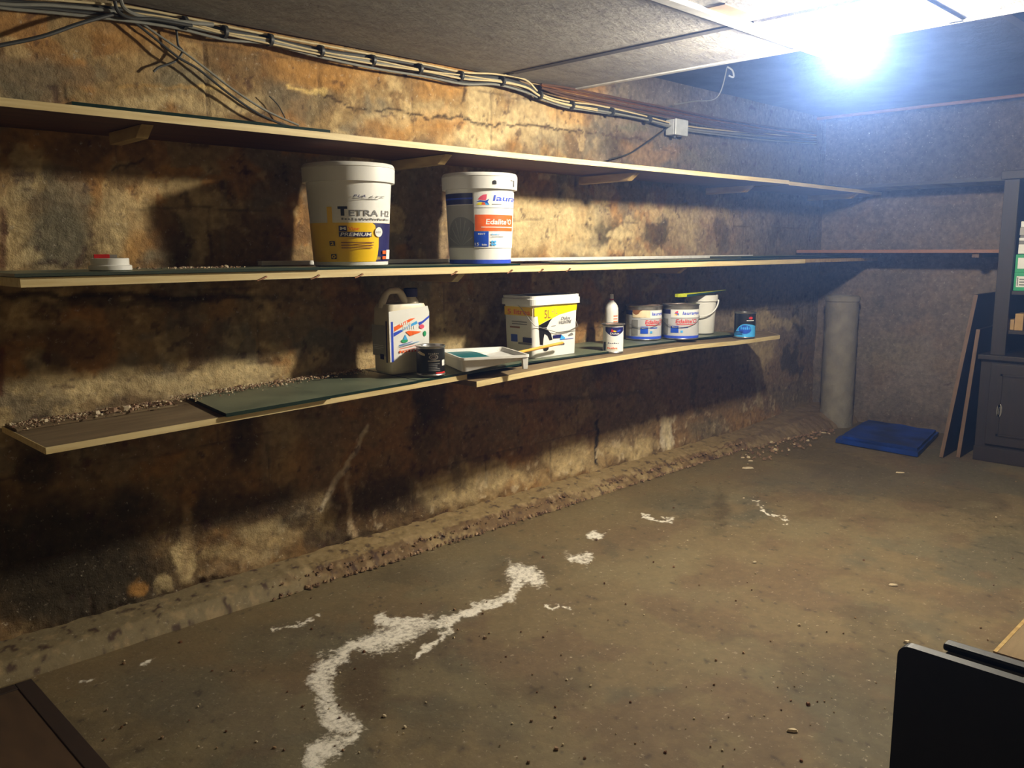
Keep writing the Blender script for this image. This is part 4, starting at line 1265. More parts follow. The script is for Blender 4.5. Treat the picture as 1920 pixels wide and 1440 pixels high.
def jerrycan():
    p_ = at(752, 640, 1, 2.775)
    zb = zA(2.2) + 0.0155
    t = empty('jerrycan', (p_.x, 2.775, zb), math.radians(-4))
    tag(t, 'milky plastic jerrycan with blue cap and peeling label', 'jerrycan')
    hx, hy = 0.098, 0.062
    prof = [(0.0, .90, .02), (0.010, .99, .025), (0.03, 1, .025), (0.23, 1, .025), (0.262, .98, .025), (0.278, .90, .025)]
    b = MB()
    b.loft([rrect(hx * s, hy * s, r, z) for z, s, r in prof], M['offwhite'], True)
    # shoulder towards the neck
    b.build('body', t)
    n = MB().lathe([(0.034, 0.270), (0.030, 0.288), (0.021, 0.300), (0.020, 0.320)], M['offwhite'], 28, c=(0.052, 0.0))
    n.build('neck', t)
    c = MB().lathe([(0.0275, 0.303), (0.0285, 0.305), (0.0285, 0.336), (0.026, 0.339), (0.0001, 0.339)], M['navy'], 28, c=(0.052, 0.0))
    c.build('cap', t)
    h = MB()
    h.tube([(-0.088, 0, 0.262), (-0.084, 0, 0.288), (-0.066, 0, 0.320), (-0.050, 0, 0.330), (-0.012, 0, 0.331), (0.004, 0, 0.318), (0.020, 0, 0.290), (0.030, 0, 0.272)],
           [0.017, 0.015, 0.014, 0.014, 0.014, 0.015, 0.016, 0.016], M['offwhite'], 12)
    h.build('handle', t)
    mb = MB()
    # label wraps: front face (towards the room) and left flank; a = distance along x from the left corner, on the front face
    zz = lambda v: (1330 - v) * 0.336 / 1255.0
    F = lambda a, b_, k: (-hx + a, -hy - k, b_)
    p = Print(mb, F)
    X = lambda x: (x - 335) / 545.0 * 2 * hx
    p.k = 0.001
    p.poly([(X(345), zz(1140)), (X(400), zz(1130)), (X(560), zz(1030)), (X(720), zz(990)), (X(870), zz(975)), (X(880), zz(420)), (X(860), zz(330)), (X(340), zz(390))], M['labelwhite'])
    p.rect(X(362), X(392), zz(1140), zz(540), M['blue2'], 3)
    p.poly([(X(400), zz(690)), (X(400), zz(620)), (X(620), zz(510)), (X(690), zz(505)), (X(470), zz(650))], M['orange'])
    p.poly([(X(395), zz(765)), (X(395), zz(705)), (X(500), zz(665)), (X(520), zz(690))], M['blue2'])
    p.poly([(X(500), zz(690)), (X(520), zz(650)), (X(705), zz(550)), (X(720), zz(590))], M['cyan'])
    p.poly([(X(740), zz(620)), (X(725), zz(575)), (X(780), zz(560)), (X(880), zz(475)), (X(880), zz(510)), (X(790), zz(590))], M['blue2'])
    p.scrawl(X(480), X(640), zz(600), zz(545), M['labelwhite'])
    p.scrawl(X(520), X(690), zz(665), zz(600), M['labelwhite'])
    p.poly([(X(550), zz(700)), (X(600), zz(690)), (X(760), zz(715)), (X(740), zz(730)), (X(610), zz(770))], M['orange'])
    p.disc(X(535), zz(835), 0.016, 0.008, M['green'])
    p.poly([(X(515), zz(820)), (X(545), zz(740)), (X(575), zz(820))], M['cyan'])
    p.disc(X(810), zz(750), 0.007, 0.011, M['green'])
    p.disc(X(770), zz(640), 0.012, 0.009, M['pink'])
    for k, (m_, v) in enumerate([(M['blue2'], 870), (M['greytext'], 900), (M['orange'], 925), (M['cyan'], 880), (M['orange'], 960)]):
        p.poly([(X(460), zz(v + 30)), (X(460), zz(v + 24)), (X(640 + 30 * k), zz(v - 18)), (X(640 + 30 * k), zz(v - 12))], m_)
    p.scrawl(X(460), X(700), zz(1010), zz(975), M['orange'])
    G = lambda a, b_, k: (-hx - k, hy - a, b_)
    q = Print(mb, G)
    q.k = 0.001
    q.rect(0.004, 0.10, zz(1060), zz(600), M['labelgrey'], 3)
    q.rect(0.104, 0.114, zz(1150), zz(530), M['navy'], 2)
    q.rect(0.114, 0.124, zz(1150), zz(530), M['cream'], 2)
    q.lines(0.01, 0.09, zz(970), zz(890), 3, M['labelwhite'], 1, .3)
    q.rect(0.06, 0.088, zz(1110), zz(1030), M['navy'], 2)
    mb.build('label', t)


def square_tub():
    # corner nearest the viewer is seen at column 1000
    c0 = at(1000, 674, 2, 0.806)
    c0.y = 2.67
    c0.x = at(1001, 674, 1, 2.67).x
    t = empty('paint_tub', (c0.x + 0.155, c0.y + 0.10, 0.8075))
    tag(t, 'square white paint tub with yellow band on lowest shelf', 'paint tub')
    hx, hy, H = 0.150, 0.092, 0.285
    b = MB()
    taper = lambda z: 1 + 0.06 * z / H
    b.loft([rrect(hx * taper(z), hy * taper(z), 0.022, z) for z in (0, 0.003, H - 0.03)], M['white'], True)
    b.build('body', t)
    l = MB()
    hx2, hy2 = hx * 1.06 + 0.012, hy * 1.06 + 0.012
    l.loft([rrect(hx2, hy2, 0.03, z) for z in (H - 0.042, H - 0.014)] + [rrect(hx2 - 0.004, hy2 - 0.004, 0.03, H - 0.012), rrect(hx2 - 0.004, hy2 - 0.004, 0.03, H),
           rrect(hx2 - 0.014, hy2 - 0.014, 0.025, H), rrect(hx2 - 0.015, hy2 - 0.015, 0.025, H - 0.02)], M['white'], False)
    l.build('rim', t)
    d = MB()
    d.loft([rrect(hx2 - 0.016, hy2 - 0.016, 0.024, H - 0.006), rrect(hx2 - 0.016, hy2 - 0.016, 0.024, H - 0.004)], M['dark_lid'])
    d.build('lid_well', t)
    mb = MB()
    Z = lambda v: (1280 - v) * H / 1090.0

    def F(a, b_, k):
        s = taper(b_)
        return (-hx * s + a * 2 * hx * s, -hy * s - k, b_)

    def Gs(a, b_, k):
        s = taper(b_)
        return (-hx * s - k, hy * s - a * 2 * hy * s, b_)
    X = lambda x: 0.03 + 0.94 * (x - 600) / 840.0
    p = Print(mb, F)
    p.k = .0008
    yl = [(X(600), Z(395)), (X(1440), Z(310)), (X(1430), Z(480)), (X(1250), Z(510)), (X(1080), Z(545)), (X(940), Z(600)), (X(800), Z(650)), (X(680), Z(705)), (X(660), Z(545)), (X(600), Z(540))]
    p.poly(yl, M['yellow2'])
    p.text('5L', X(785), X(905), Z(595), Z(445), M['rustdrip'])
    p.text('+1L', X(925), X(1045), Z(535), Z(430), M['ochre'])
    p.text('GRATUIT', X(1080), X(1250), Z(460), Z(400), M['yellow'])
    # black dancing figure: leg shapes
    p.poly([(X(680), Z(705)), (X(800), Z(655)), (X(940), Z(600)), (X(890), Z(660)), (X(840), Z(750)), (X(680), Z(755))], M['black'])
    p.poly([(X(680), Z(755)), (X(840), Z(760)), (X(790), Z(860)), (X(770), Z(960)), (X(760), Z(1060)), (X(705), Z(1050)), (X(690), Z(900))], M['black'])
    p.poly([(X(790), Z(760)), (X(850), Z(790)), (X(920), Z(880)), (X(950), Z(985)), (X(895), Z(990)), (X(850), Z(900)), (X(770), Z(850))], M['black'])
    p.disc(X(820), Z(1125), .062, .013, M['black'])
    p.poly([(X(745), Z(1080)), (X(800), Z(1080)), (X(830), Z(1150)), (X(780), Z(1170))], M['black'])
    p.text('Dulux', X(1110), X(1300), Z(645), Z(585), M['greytext'], .1)
    p.text('VALENTINE', X(1060), X(1320), Z(715), Z(655), M['greytext'], .05)
    p.rect(X(920), X(1010), Z(740), Z(732), M['greytext'], 2)
    p.rect(X(1010), X(1420), Z(868), Z(860), M['greytext'], 2)
    p.rect(X(960), X(1130), Z(965), Z(905), M['navy'], 2)
    p.poly([(X(1100), Z(1000)), (X(1130), Z(910)), (X(1210), Z(970)), (X(1200), Z(990))], M['cyan'])
    p.poly([(X(1270), Z(930)), (X(1330), Z(890)), (X(1360), Z(900)), (X(1380), Z(935)), (X(1290), Z(945))], M['greytext'])
    p.rect(X(1100), X(1390), Z(1000), Z(992), M['blue'], 2)
    p.scrawl(X(970), X(1210), Z(1095), Z(1055), M['navy'])
    q = Print(mb, Gs)
    q.k = .0008
    Y = lambda x: 0.02 + 0.94 * (x - 175) / 410.0
    q.rect(.04, .98, Z(540), Z(385), M['yellow'], 3)
    q.text('5 litres', Y(230), Y(560), Z(520), Z(430), M['orange'])
    q.lines(Y(290), Y(520), Z(710), Z(630), 2, M['greytext'], 2, .4)
    q.rect(Y(260), Y(410), Z(765), Z(735), M['rustdrip'], 2)
    q.rect(Y(270), Y(370), Z(1010), Z(880), M['blue'], 2)
    q.rect(Y(450), Y(585), Z(1010), Z(920), M['navy'], 2)
    q.rect(Y(380), Y(585), Z(1050), Z(1015), M['greytext'], 2)
    mb.build('label', t)
    h = MB()
    h.tube([(-hx * 1.1, 0.0, Z(330)), (-hx * 1.12, -0.03, Z(400)), (-hx * 1.10, -hy * .9, Z(600)), (-hx * 1.02, -hy * 1.12, Z(700)), (-0.06, -hy * 1.14, Z(800)), (0.0, -hy * 1.14, Z(855)), (0.08, -hy * 1.14, Z(850)), (hx * .98, -hy * 1.14, Z(780)), (hx * 1.05, -hy * .9, Z(700)), (hx * 1.12, -0.02, Z(400)), (hx * 1.1, 0, Z(330))], 0.0017, M['steel'], 6)
    h.build('handle', t)


def tray():
    zr = 0.870
    lb, rb_, rf, lf = at(834, 657, 2, zr), at(952, 650, 2, zr), at(984, 668, 2, zr), at(850, 673, 2, zr)
    c = (lb + rb_ + rf + lf) / 4
    # oblong tray with true right angles around that centre
    ax = ((rb_ - lb) + (rf - lf)).normalized()
    ang = math.atan2(ax.y, ax.x)
    L = 0.5 * (((rb_ - lb).length + (rf - lf).length)) / 2
    W = 0.5 * (((lf - lb).length + (rf - rb_).length)) / 2
    print('tray', c, math.degrees(ang), L, W)
    t = empty('paint_tray', (c.x, c.y, 0.8135), ang)
    tag(t, 'white paint tray with wet teal paint between tin and tub', 'paint tray')
    h = 0.060
    b = MB()
    n = 14
    lipo, lipi, bot = [], [], []
    o_ = rrect(L, W, 0.02, h)
    i_ = rrect(L - 0.008, W - 0.008, 0.016, h)
    def depth(x):
        f = (x + L) / (2 * L)
        return 0.004 if f < 0.38 else 0.004 + (h - 0.018) * (f - 0.38) / 0.62
    fl = [(x * 0.93, y * 0.90, depth(x)) for x, y, z in i_]
    und = [(x * 0.94, y * 0.92, max(0.0, depth(x) - 0.003)) for x, y, z in i_]
    lip2 = [(x, y, z - 0.010) for x, y, z in o_]
    li3 = [(x * .985, y * .98, h - 0.010) for x, y, z in i_]
    b.loft([und, li3, lip2, o_, i_, fl], M['white'], False, cap=False)
    m = len(o_)
    o0 = len(b.v) - m
    b.f.append(tuple(o0 + k for k in range(m)))
    b.m.append(b.mi(M['white'])); b.smooth.append(False)
    b.build('pan', t)
    for sy in (-1, 1):
        MB().hexa([(L - 0.030, sy * (W - 0.012) - 0.007, 0), (L - 0.010, sy * (W - 0.012) - 0.007, 0), (L - 0.010, sy * (W - 0.012) + 0.007, 0), (L - 0.030, sy * (W - 0.012) + 0.007, 0),
                   (L - 0.034, sy * (W - 0.012) - 0.009, h - 0.012), (L - 0.008, sy * (W - 0.012) - 0.009, h - 0.012), (L - 0.008, sy * (W - 0.012) + 0.009, h - 0.012), (L - 0.034, sy * (W - 0.012) + 0.009, h - 0.012)], M['white']).build('leg', t, bevel=0.002)
    q = MB()
    xs = [-L * 0.90, -L * 0.7, -L * 0.4, -L * .24, -L * .1, L * .02]
    vs, fs = [], []
    for k, x in enumerate(xs):
        z = h - 0.010
        wv = W * .84
        vs += [(x, -wv + (0.02 if k == 5 else 0), max(z, 0.016)), (x, wv - (0.05 if k == 5 else 0), max(z, 0.016))]
    for k in range(5):
        fs.append((2 * k, 2 * k + 2, 2 * k + 3, 2 * k + 1))
    low = [(x, y, z - 0.003) for x, y, z in vs]
    q.add(vs, fs, M['teal'])
    q.add(low, [f[::-1] for f in fs], M['teal'])
    q.build('paint_pool', t)
    # stirring stick
    a, b2 = at(963, 663, 1, 2.63), at(1054, 643, 1, 2.63)
    print('stick', a, b2)
    st = empty('wooden_stick', a)
    tag(st, 'yellow wooden stick resting on the tray and pointing past the tub', 'stick')
    a2 = Vector((0, 0, 0))
    MB().tube([(0, 0, 0), (b2 - a) * .5, b2 - a], 0.0068, M['handle'], 10).build('shaft', st)
    MB().tube([(b2 - a) * 1.0 , (b2 - a) * 1.03], [0.0068, 0.003], M['handle'], 10).build('tip', st)


# ------------------------------------------------------------------ debris on shelves
def crumbs():
    mb = MB()
    for i in range(1900):
        x = random.uniform(0.72, 2.05)
        y = 2.985 - abs(random.gauss(0, 0.05))
        z = zA(x) + (0.0165 if x > 1.23 else 0.0085)
        if x <= 1.23:
            y = max(y, 2.876)
        if x < 1.26:
            y -= abs(random.gauss(0, 0.02))
        chunk(mb, x, y, z, abs(random.gauss(0, 0.004)) + 0.002, random.choice([M['rubble2'], M['chip'], M['rubble']]))
    for i in range(60):
        x = random.gauss(1.16, 0.09)
        x = min(x, 1.20)
        chunk(mb, x, random.uniform(2.88, 2.97), zA(x) + 0.0085, abs(random.gauss(0, 0.012)) + 0.006, random.choice([M['rubble2'], M['chip'], M['rubble']]), 0.5)
    tag(mb.build('crumbs'), 'fallen plaster crumbs heaped at the back of the lowest shelf', 'rubble', kind='stuff')
    mb = MB()
    for i in range(170):
        x = random.gauss(1.30, 0.085)
        y = random.gauss(2.84, 0.05)
        if 2.6 < y < 2.96:
            chunk(mb, x, y, MIDZ + 0.0115, abs(random.gauss(0, 0.004)) + 0.002, random.choice([M['rubble2'], M['chip'], M['rubble']]))
    tag(mb.build('crumbs'), 'small heap of plaster crumbs on the middle shelf', 'rubble', kind='stuff')
    for lab, u, v, s, pl in [('pale plaster lump at the crumb heap, middle shelf', 423, 492, .022, MIDZ + .0115)]:
        p = at(u, v, 1, 2.80)
        mb = MB()
        chunk(mb, 0, 0, 0, s, M['chip'], .5)
        tag(mb.build('plaster_lump', loc=(p.x, 2.80, pl)), lab, 'plaster lump')
    data = [('largest long pale plaster flake near the wall foot', 1402, 878, .075, .028), ('short plaster flake behind the largest one', 1408, 865, .035, .012), ('thin plaster flake nearest the rubble', 1393, 859, .03, .012),
            ('white crumb lying alone on the open floor', 1676, 1098, .035, .016), ('small white crumb in the middle of the floor', 1415, 1055, .02, .01),
            ('pale chip in front of the blue sheet', 1688, 887, .05, .014), ('white flake at the bottom end of the open floor', 1485, 1371, .03, .018), ('pale flake at the foot of the concrete pipe', 1543, 812, .05, .016),
            ('white chip beside the corner of the black panel', 1700, 1204, .022, .014)]
    for lab, u, v, a, b in data:
        p = at(u, v, 2, 0)
        n = 9
        lo = [(a * .5 * math.cos(2 * math.pi * k / n) * random.uniform(.8, 1.15), b * .5 * math.sin(2 * math.pi * k / n) * random.uniform(.7, 1.3), 0) for k in range(n)]
        hi = [(x * .8, y * .75, 0.006 * random.uniform(.6, 1.2)) for x, y, z in lo]
        o = MB().loft([lo, hi], M['chip']).build('plaster_chip', loc=(p.x, p.y, 0.001))
        o.rotation_euler = (0, 0, random.uniform(-1.1, -0.5))
        tag(o, lab, 'plaster chip', 'plaster chips on the floor')


# ------------------------------------------------------------------ cables
def catenary(P, n=8, jit=0.0, seed=0):
    """smooth curve through points"""
    rnd = random.Random(seed)
    P = [Vector(p) for p in P]
    out = []
    for i in range(len(P) - 1):
        p0, p1, p2, p3 = P[max(i - 1, 0)], P[i], P[i + 1], P[min(i + 2, len(P) - 1)]
        for k in range(n):
            t = k / n
            q = 0.5 * ((2 * p1) + (-p0 + p2) * t + (2 * p0 - 5 * p1 + 4 * p2 - p3) * t * t + (-p0 + 3 * p1 - 3 * p2 + p3) * t ** 3)
            out.append(q + Vector((0, rnd.uniform(-jit, jit), rnd.uniform(-jit, jit))))
    out.append(P[-1])
    return out


def cables():
    Y = 2.965
    base = [(-100, -18), (0, 0), (100, 9), (230, 22), (330, 38), (420, 58), (500, 72), (600, 94), (700, 112), (800, 130), (870, 142), (930, 148), (985, 160), (1015, 180), (1060, 194), (1120, 203), (1200, 218), (1270, 236), (1340, 246), (1430, 254), (1530, 262)]
    W3 = lambda u, v, y=Y: at(u, v, 1, y)
    specs = [('cablec', 0.0042, -9, 0.00, 'cream cable on top of the bundle'), ('cablek', 0.0075, -2, 0.012, 'thick black cable in the bundle'), ('cableg', 0.0055, 4, -0.012, 'grey cable at the front of the bundle'),
             ('cablek', 0.0055, 9, 0.008, 'thin black cable low in the bundle'), ('cablec', 0.0036, 6, -0.02, 'thin pale cable crossing the bundle front'), ('cableg', 0.005, 13, 0.0, 'lowest grey cable of the bundle'), ('cablec', 0.0032, 1, -0.018, 'thin cream cable woven between the others')]
    for k, (m, r, dv, dy, lab) in enumerate(specs):
        rnd = random.Random(k)
        pts = []
        for i, (u, v) in enumerate(base):
            f = 0.5 if u > 1000 else 1.0
            wob = rnd.uniform(-3.2, 3.2) * (1 if u < 990 else 0.6)
            pts.append(W3(u, v + dv * f * 1.0 + wob, Y + dy * .8 + 0.004))
        if m == 'cablec' and k != 0:
            pts = pts[3:-5]
        o = MB().tube(catenary(pts, 7, 0.0, k), r, M[m], 8).build('cable')
        tag(o, lab, 'cable', 'cables strapped together under the ceiling')
    # brown cables above, past the bend
    for k in range(4):
        pts = [W3(u, v - 2 + 5.5 * k * (1 if u > 1020 else .4), 2.96 - .012 * (k % 2)) for u, v in [(1015, 160), (1060, 166), (1120, 178), (1180, 190), (1260, 206), (1350, 224), (1450, 240), (1530, 250)]]
        o = MB().tube(catenary(pts, 6, 0, k), 0.0058, M['cableb'] if k != 1 else M['copper'], 8).build('cable')
        tag(o, ['uppermost brown cable past the bend of the bundle', 'coppery cable just below the uppermost brown one', 'third brown cable past the bend of the bundle', 'lowest brown cable past the bend of the bundle'][k], 'cable', 'brown cables towards the corner')
    # clips
    for k, u in enumerate([505, 600, 697, 785, 862, 1010, 1070, 1145, 1215, 420, 940, 345]):
        vb = np.interp(u, [b[0] for b in base], [b[1] for b in base])
        p = W3(u, vb + 2, Y)
        o = MB().box(-0.008, 0.008, -0.034, 0.045, -0.036, 0.022, M['cablek'])
        hh = MB()
        hh.loft([[(sx, 0.028 * math.cos(a), 0.023 * math.sin(a)) for a in [2 * math.pi * j / 18 for j in range(18)]] for sx in (-0.006, 0.006)], M['cablek'], True)
        ob = hh.build('cable_tie', loc=(p.x, p.y, p.z))
        lab = 'black tie on the cable bundle, ' + {505: 'above the middle of the slanting cables', 600: 'above the left side of the yellow labelled bucket', 697: 'above the right side of the yellow labelled bucket', 785: 'above the gap between the two buckets', 862: 'above the left side of the orange panelled bucket', 1010: 'at the downward bend', 1070: 'just past the downward bend', 1145: 'midway between bend and junction box', 1215: 'nearest the junction box', 420: 'nearest the top of the twisted wire', 940: 'above the right edge of the orange bucket', 345: 'at the looped near end'}[u]
        tag(ob, lab, 'cable tie', 'ties around the cable bundle')
    # loose runs
    def run(lab, pts, r, m, y=2.985):
        P = [W3(a, b, y) for a, b in pts]
        tag(MB().tube(catenary(P, 7), r, M[m], 8).build('cable'), lab, 'cable')
    run('black cable rising to the bundle from the near end of the wall', [(-60, 95), (0, 85), (80, 68), (150, 44), (215, 26)], 0.0062, 'cablek', 2.95)
    run('upper of two slanting cables dropping to the topmost shelf', [(255, 36), (300, 68), (345, 98), (385, 128), (440, 170), (500, 208), (560, 235)], 0.0042, 'cableg', 2.985)
    run('lower of two slanting cables dropping to the topmost shelf', [(248, 38), (290, 72), (335, 108), (372, 130), (430, 176), (490, 216), (550, 240)], 0.0045, 'cablek', 2.975)
    run('short loose wire end above the slanting cables at the shelf', [(505, 180), (522, 198), (535, 222)], 0.0022, 'cablek', 2.985)
    run('black twisted root-like wire hanging below the bundle', [(327, 42), (331, 60), (334, 84), (342, 96), (332, 112), (316, 120), (298, 126), (288, 134)], 0.0040, 'cablek', 2.99)
    run('dark cable curving from junction box down to the shelf', [(1262, 232), (1235, 252), (1205, 273), (1180, 288), (1142, 299)], 0.0042, 'cablek', 2.975)
    run('thick grey loop where the cables turn at the near end', [(225, -5), (232, 14), (250, 26), (280, 34), (330, 40), (400, 46)], 0.0068, 'cableg', 2.94)
    run('black loop doubling back over the bundle at the near end', [(215, 2), (222, 22), (246, 34), (290, 36), (360, 48)], 0.0060, 'cablek', 2.935)
    # wire to a hook on the slab
    P = [at(1265, 196, 1, 2.93), at(1300, 190, 1, 2.80), at(1345, 182, 1, 2.62), at(1362, 174, 1, 2.55)]
    for q in P:
        q.z = min(q.z, SLAB - 0.012)
    P[-1].z = SLAB - 0.008
    tag(MB().tube(catenary(P, 7), 0.0032, M['cableg'], 8).build('cable'), 'thin pale wire reaching up to a hook on the dark slab', 'cable')
    h = MB().tube(catenary([P[-1], P[-1] + Vector((.02, -.02, -.02)), P[-1] + Vector((.015, -.03, -.055)), P[-1] + Vector((-.015, -.02, -.05))], 6), 0.005, M['boxgrey'], 8)
    tag(h.build('hook'), 'pale hook on the dark slab holding the wire', 'hook')
    # junction box
    p = at(1277, 239, 1, 2.93)
    t = empty('junction_box', (p.x, 2.94, p.z))
    tag(t, 'small grey junction box below the far cables', 'junction box')
    MB().box(-0.062, 0.062, -0.004, 0.055, -0.044, 0.044, M['boxgrey']).build('box', t, bevel=0.005)
    MB().box(-0.064, 0.064, -0.018, -0.0045, -0.046, 0.046, M['boxgrey']).build('cover', t, bevel=0.006)
    MB().lathe([(0.010, -0.058), (0.012, -0.050), (0.012, -0.0445)], M['cablek'], 16, c=(-0.02, 0.02)).build('gland', t)
    # red pipe across the slab
    a, b = at(1690, 206, 2, SLAB - 0.03), at(1925, 176, 2, SLAB - 0.03)
    xx = (a.x + b.x) / 2
    xx = min(xx, BX - 0.1)
    tag(MB().tube([(xx, WY - 0.03, SLAB - 0.03), (xx, -1.5, SLAB - 0.03)], 0.011, M['redband'], 12).build('pipe'), 'thin reddish pipe crossing under the dark slab', 'pipe')


# ------------------------------------------------------------------ corner, floor things, cabinet
def corner_pipe():
    p = at(1572, 800, 2, 0)
    x, y = 6.12, at(1572, 700, 0, 6.12).y
    t = empty('concrete_pipe', (x, y, -0.01))
    tag(t, 'upright round concrete pipe stub standing in the corner', 'pipe')
    r = 0.115
    b = MB()
    prof = [(r * 1.04, 0)] + [(r * (1 + 0.015 * math.sin(k * 2.1)), 0.05 + 0.88 * k / 14) for k in range(15)]
    b.lathe(prof, M['col'], 32)
    b.build('shaft', t)
    MB().lathe([(r * 1.02, 0.9302), (r * 1.06, 0.935), (r * 1.06, 0.962), (r * .98, 0.972), (r * .7, 0.972), (r * .68, 0.955), (0.0001, 0.955)], M['col'], 32).build('collar', t)


def blue_sheet():
    c = [Vector((5.53, 2.45, 0)), Vector((5.49, 1.90, 0)), Vector((6.24, 2.03, 0)), Vector((6.28, 2.56, 0))]
    t = empty('plastic_sheet', (5.88, 2.23, 0))
    tag(t, 'folded bright blue plastic sheet lying on the floor by the corner', 'plastic sheet')
    n, m = 26, 20
    for lay, (z0, th, inset, nm) in enumerate(((0.003, 0.026, 0.0, 'lower_fold'), (0.030, 0.014, 0.06, 'upper_fold'))):
        vs, fs = [], []
        for top in (0, 1):
            for i in range(n + 1):
                for j in range(m + 1):
                    a, b = inset + (1 - 2 * inset) * i / n, inset + (1 - 1.4 * inset) * j / m
                    p = (c[0] * (1 - a) + c[3] * a) * (1 - b) + (c[1] * (1 - a) + c[2] * a) * b
                    z = z0
                    if top:
                        z = z0 + th + 0.006 * mnoise.noise(Vector((p.x * 9, p.y * 9, lay))) + (0.004 if lay else 0)
                    vs.append((p.x - 5.88, p.y - 2.23, z))
        s = (n + 1) * (m + 1)
        I = lambda i, j, k: k * s + i * (m + 1) + j
        for i in range(n):
            for j in range(m):
                fs.append((I(i, j, 1), I(i, j + 1, 1), I(i + 1, j + 1, 1), I(i + 1, j, 1)))
                fs.append((I(i, j, 0), I(i + 1, j, 0), I(i + 1, j + 1, 0), I(i, j + 1, 0)))
        for i in range(n):
            fs.append((I(i, 0, 0), I(i, 0, 1), I(i + 1, 0, 1), I(i + 1, 0, 0)))
            fs.append((I(i, m, 0), I(i + 1, m, 0), I(i + 1, m, 1), I(i, m, 1)))
        for j in range(m):
            fs.append((I(0, j, 0), I(0, j + 1, 0), I(0, j + 1, 1), I(0, j, 1)))
            fs.append((I(n, j, 0), I(n, j, 1), I(n, j + 1, 1), I(n, j + 1, 0)))
        MB().add(vs, fs, M['bluesheet']).build(nm, t)


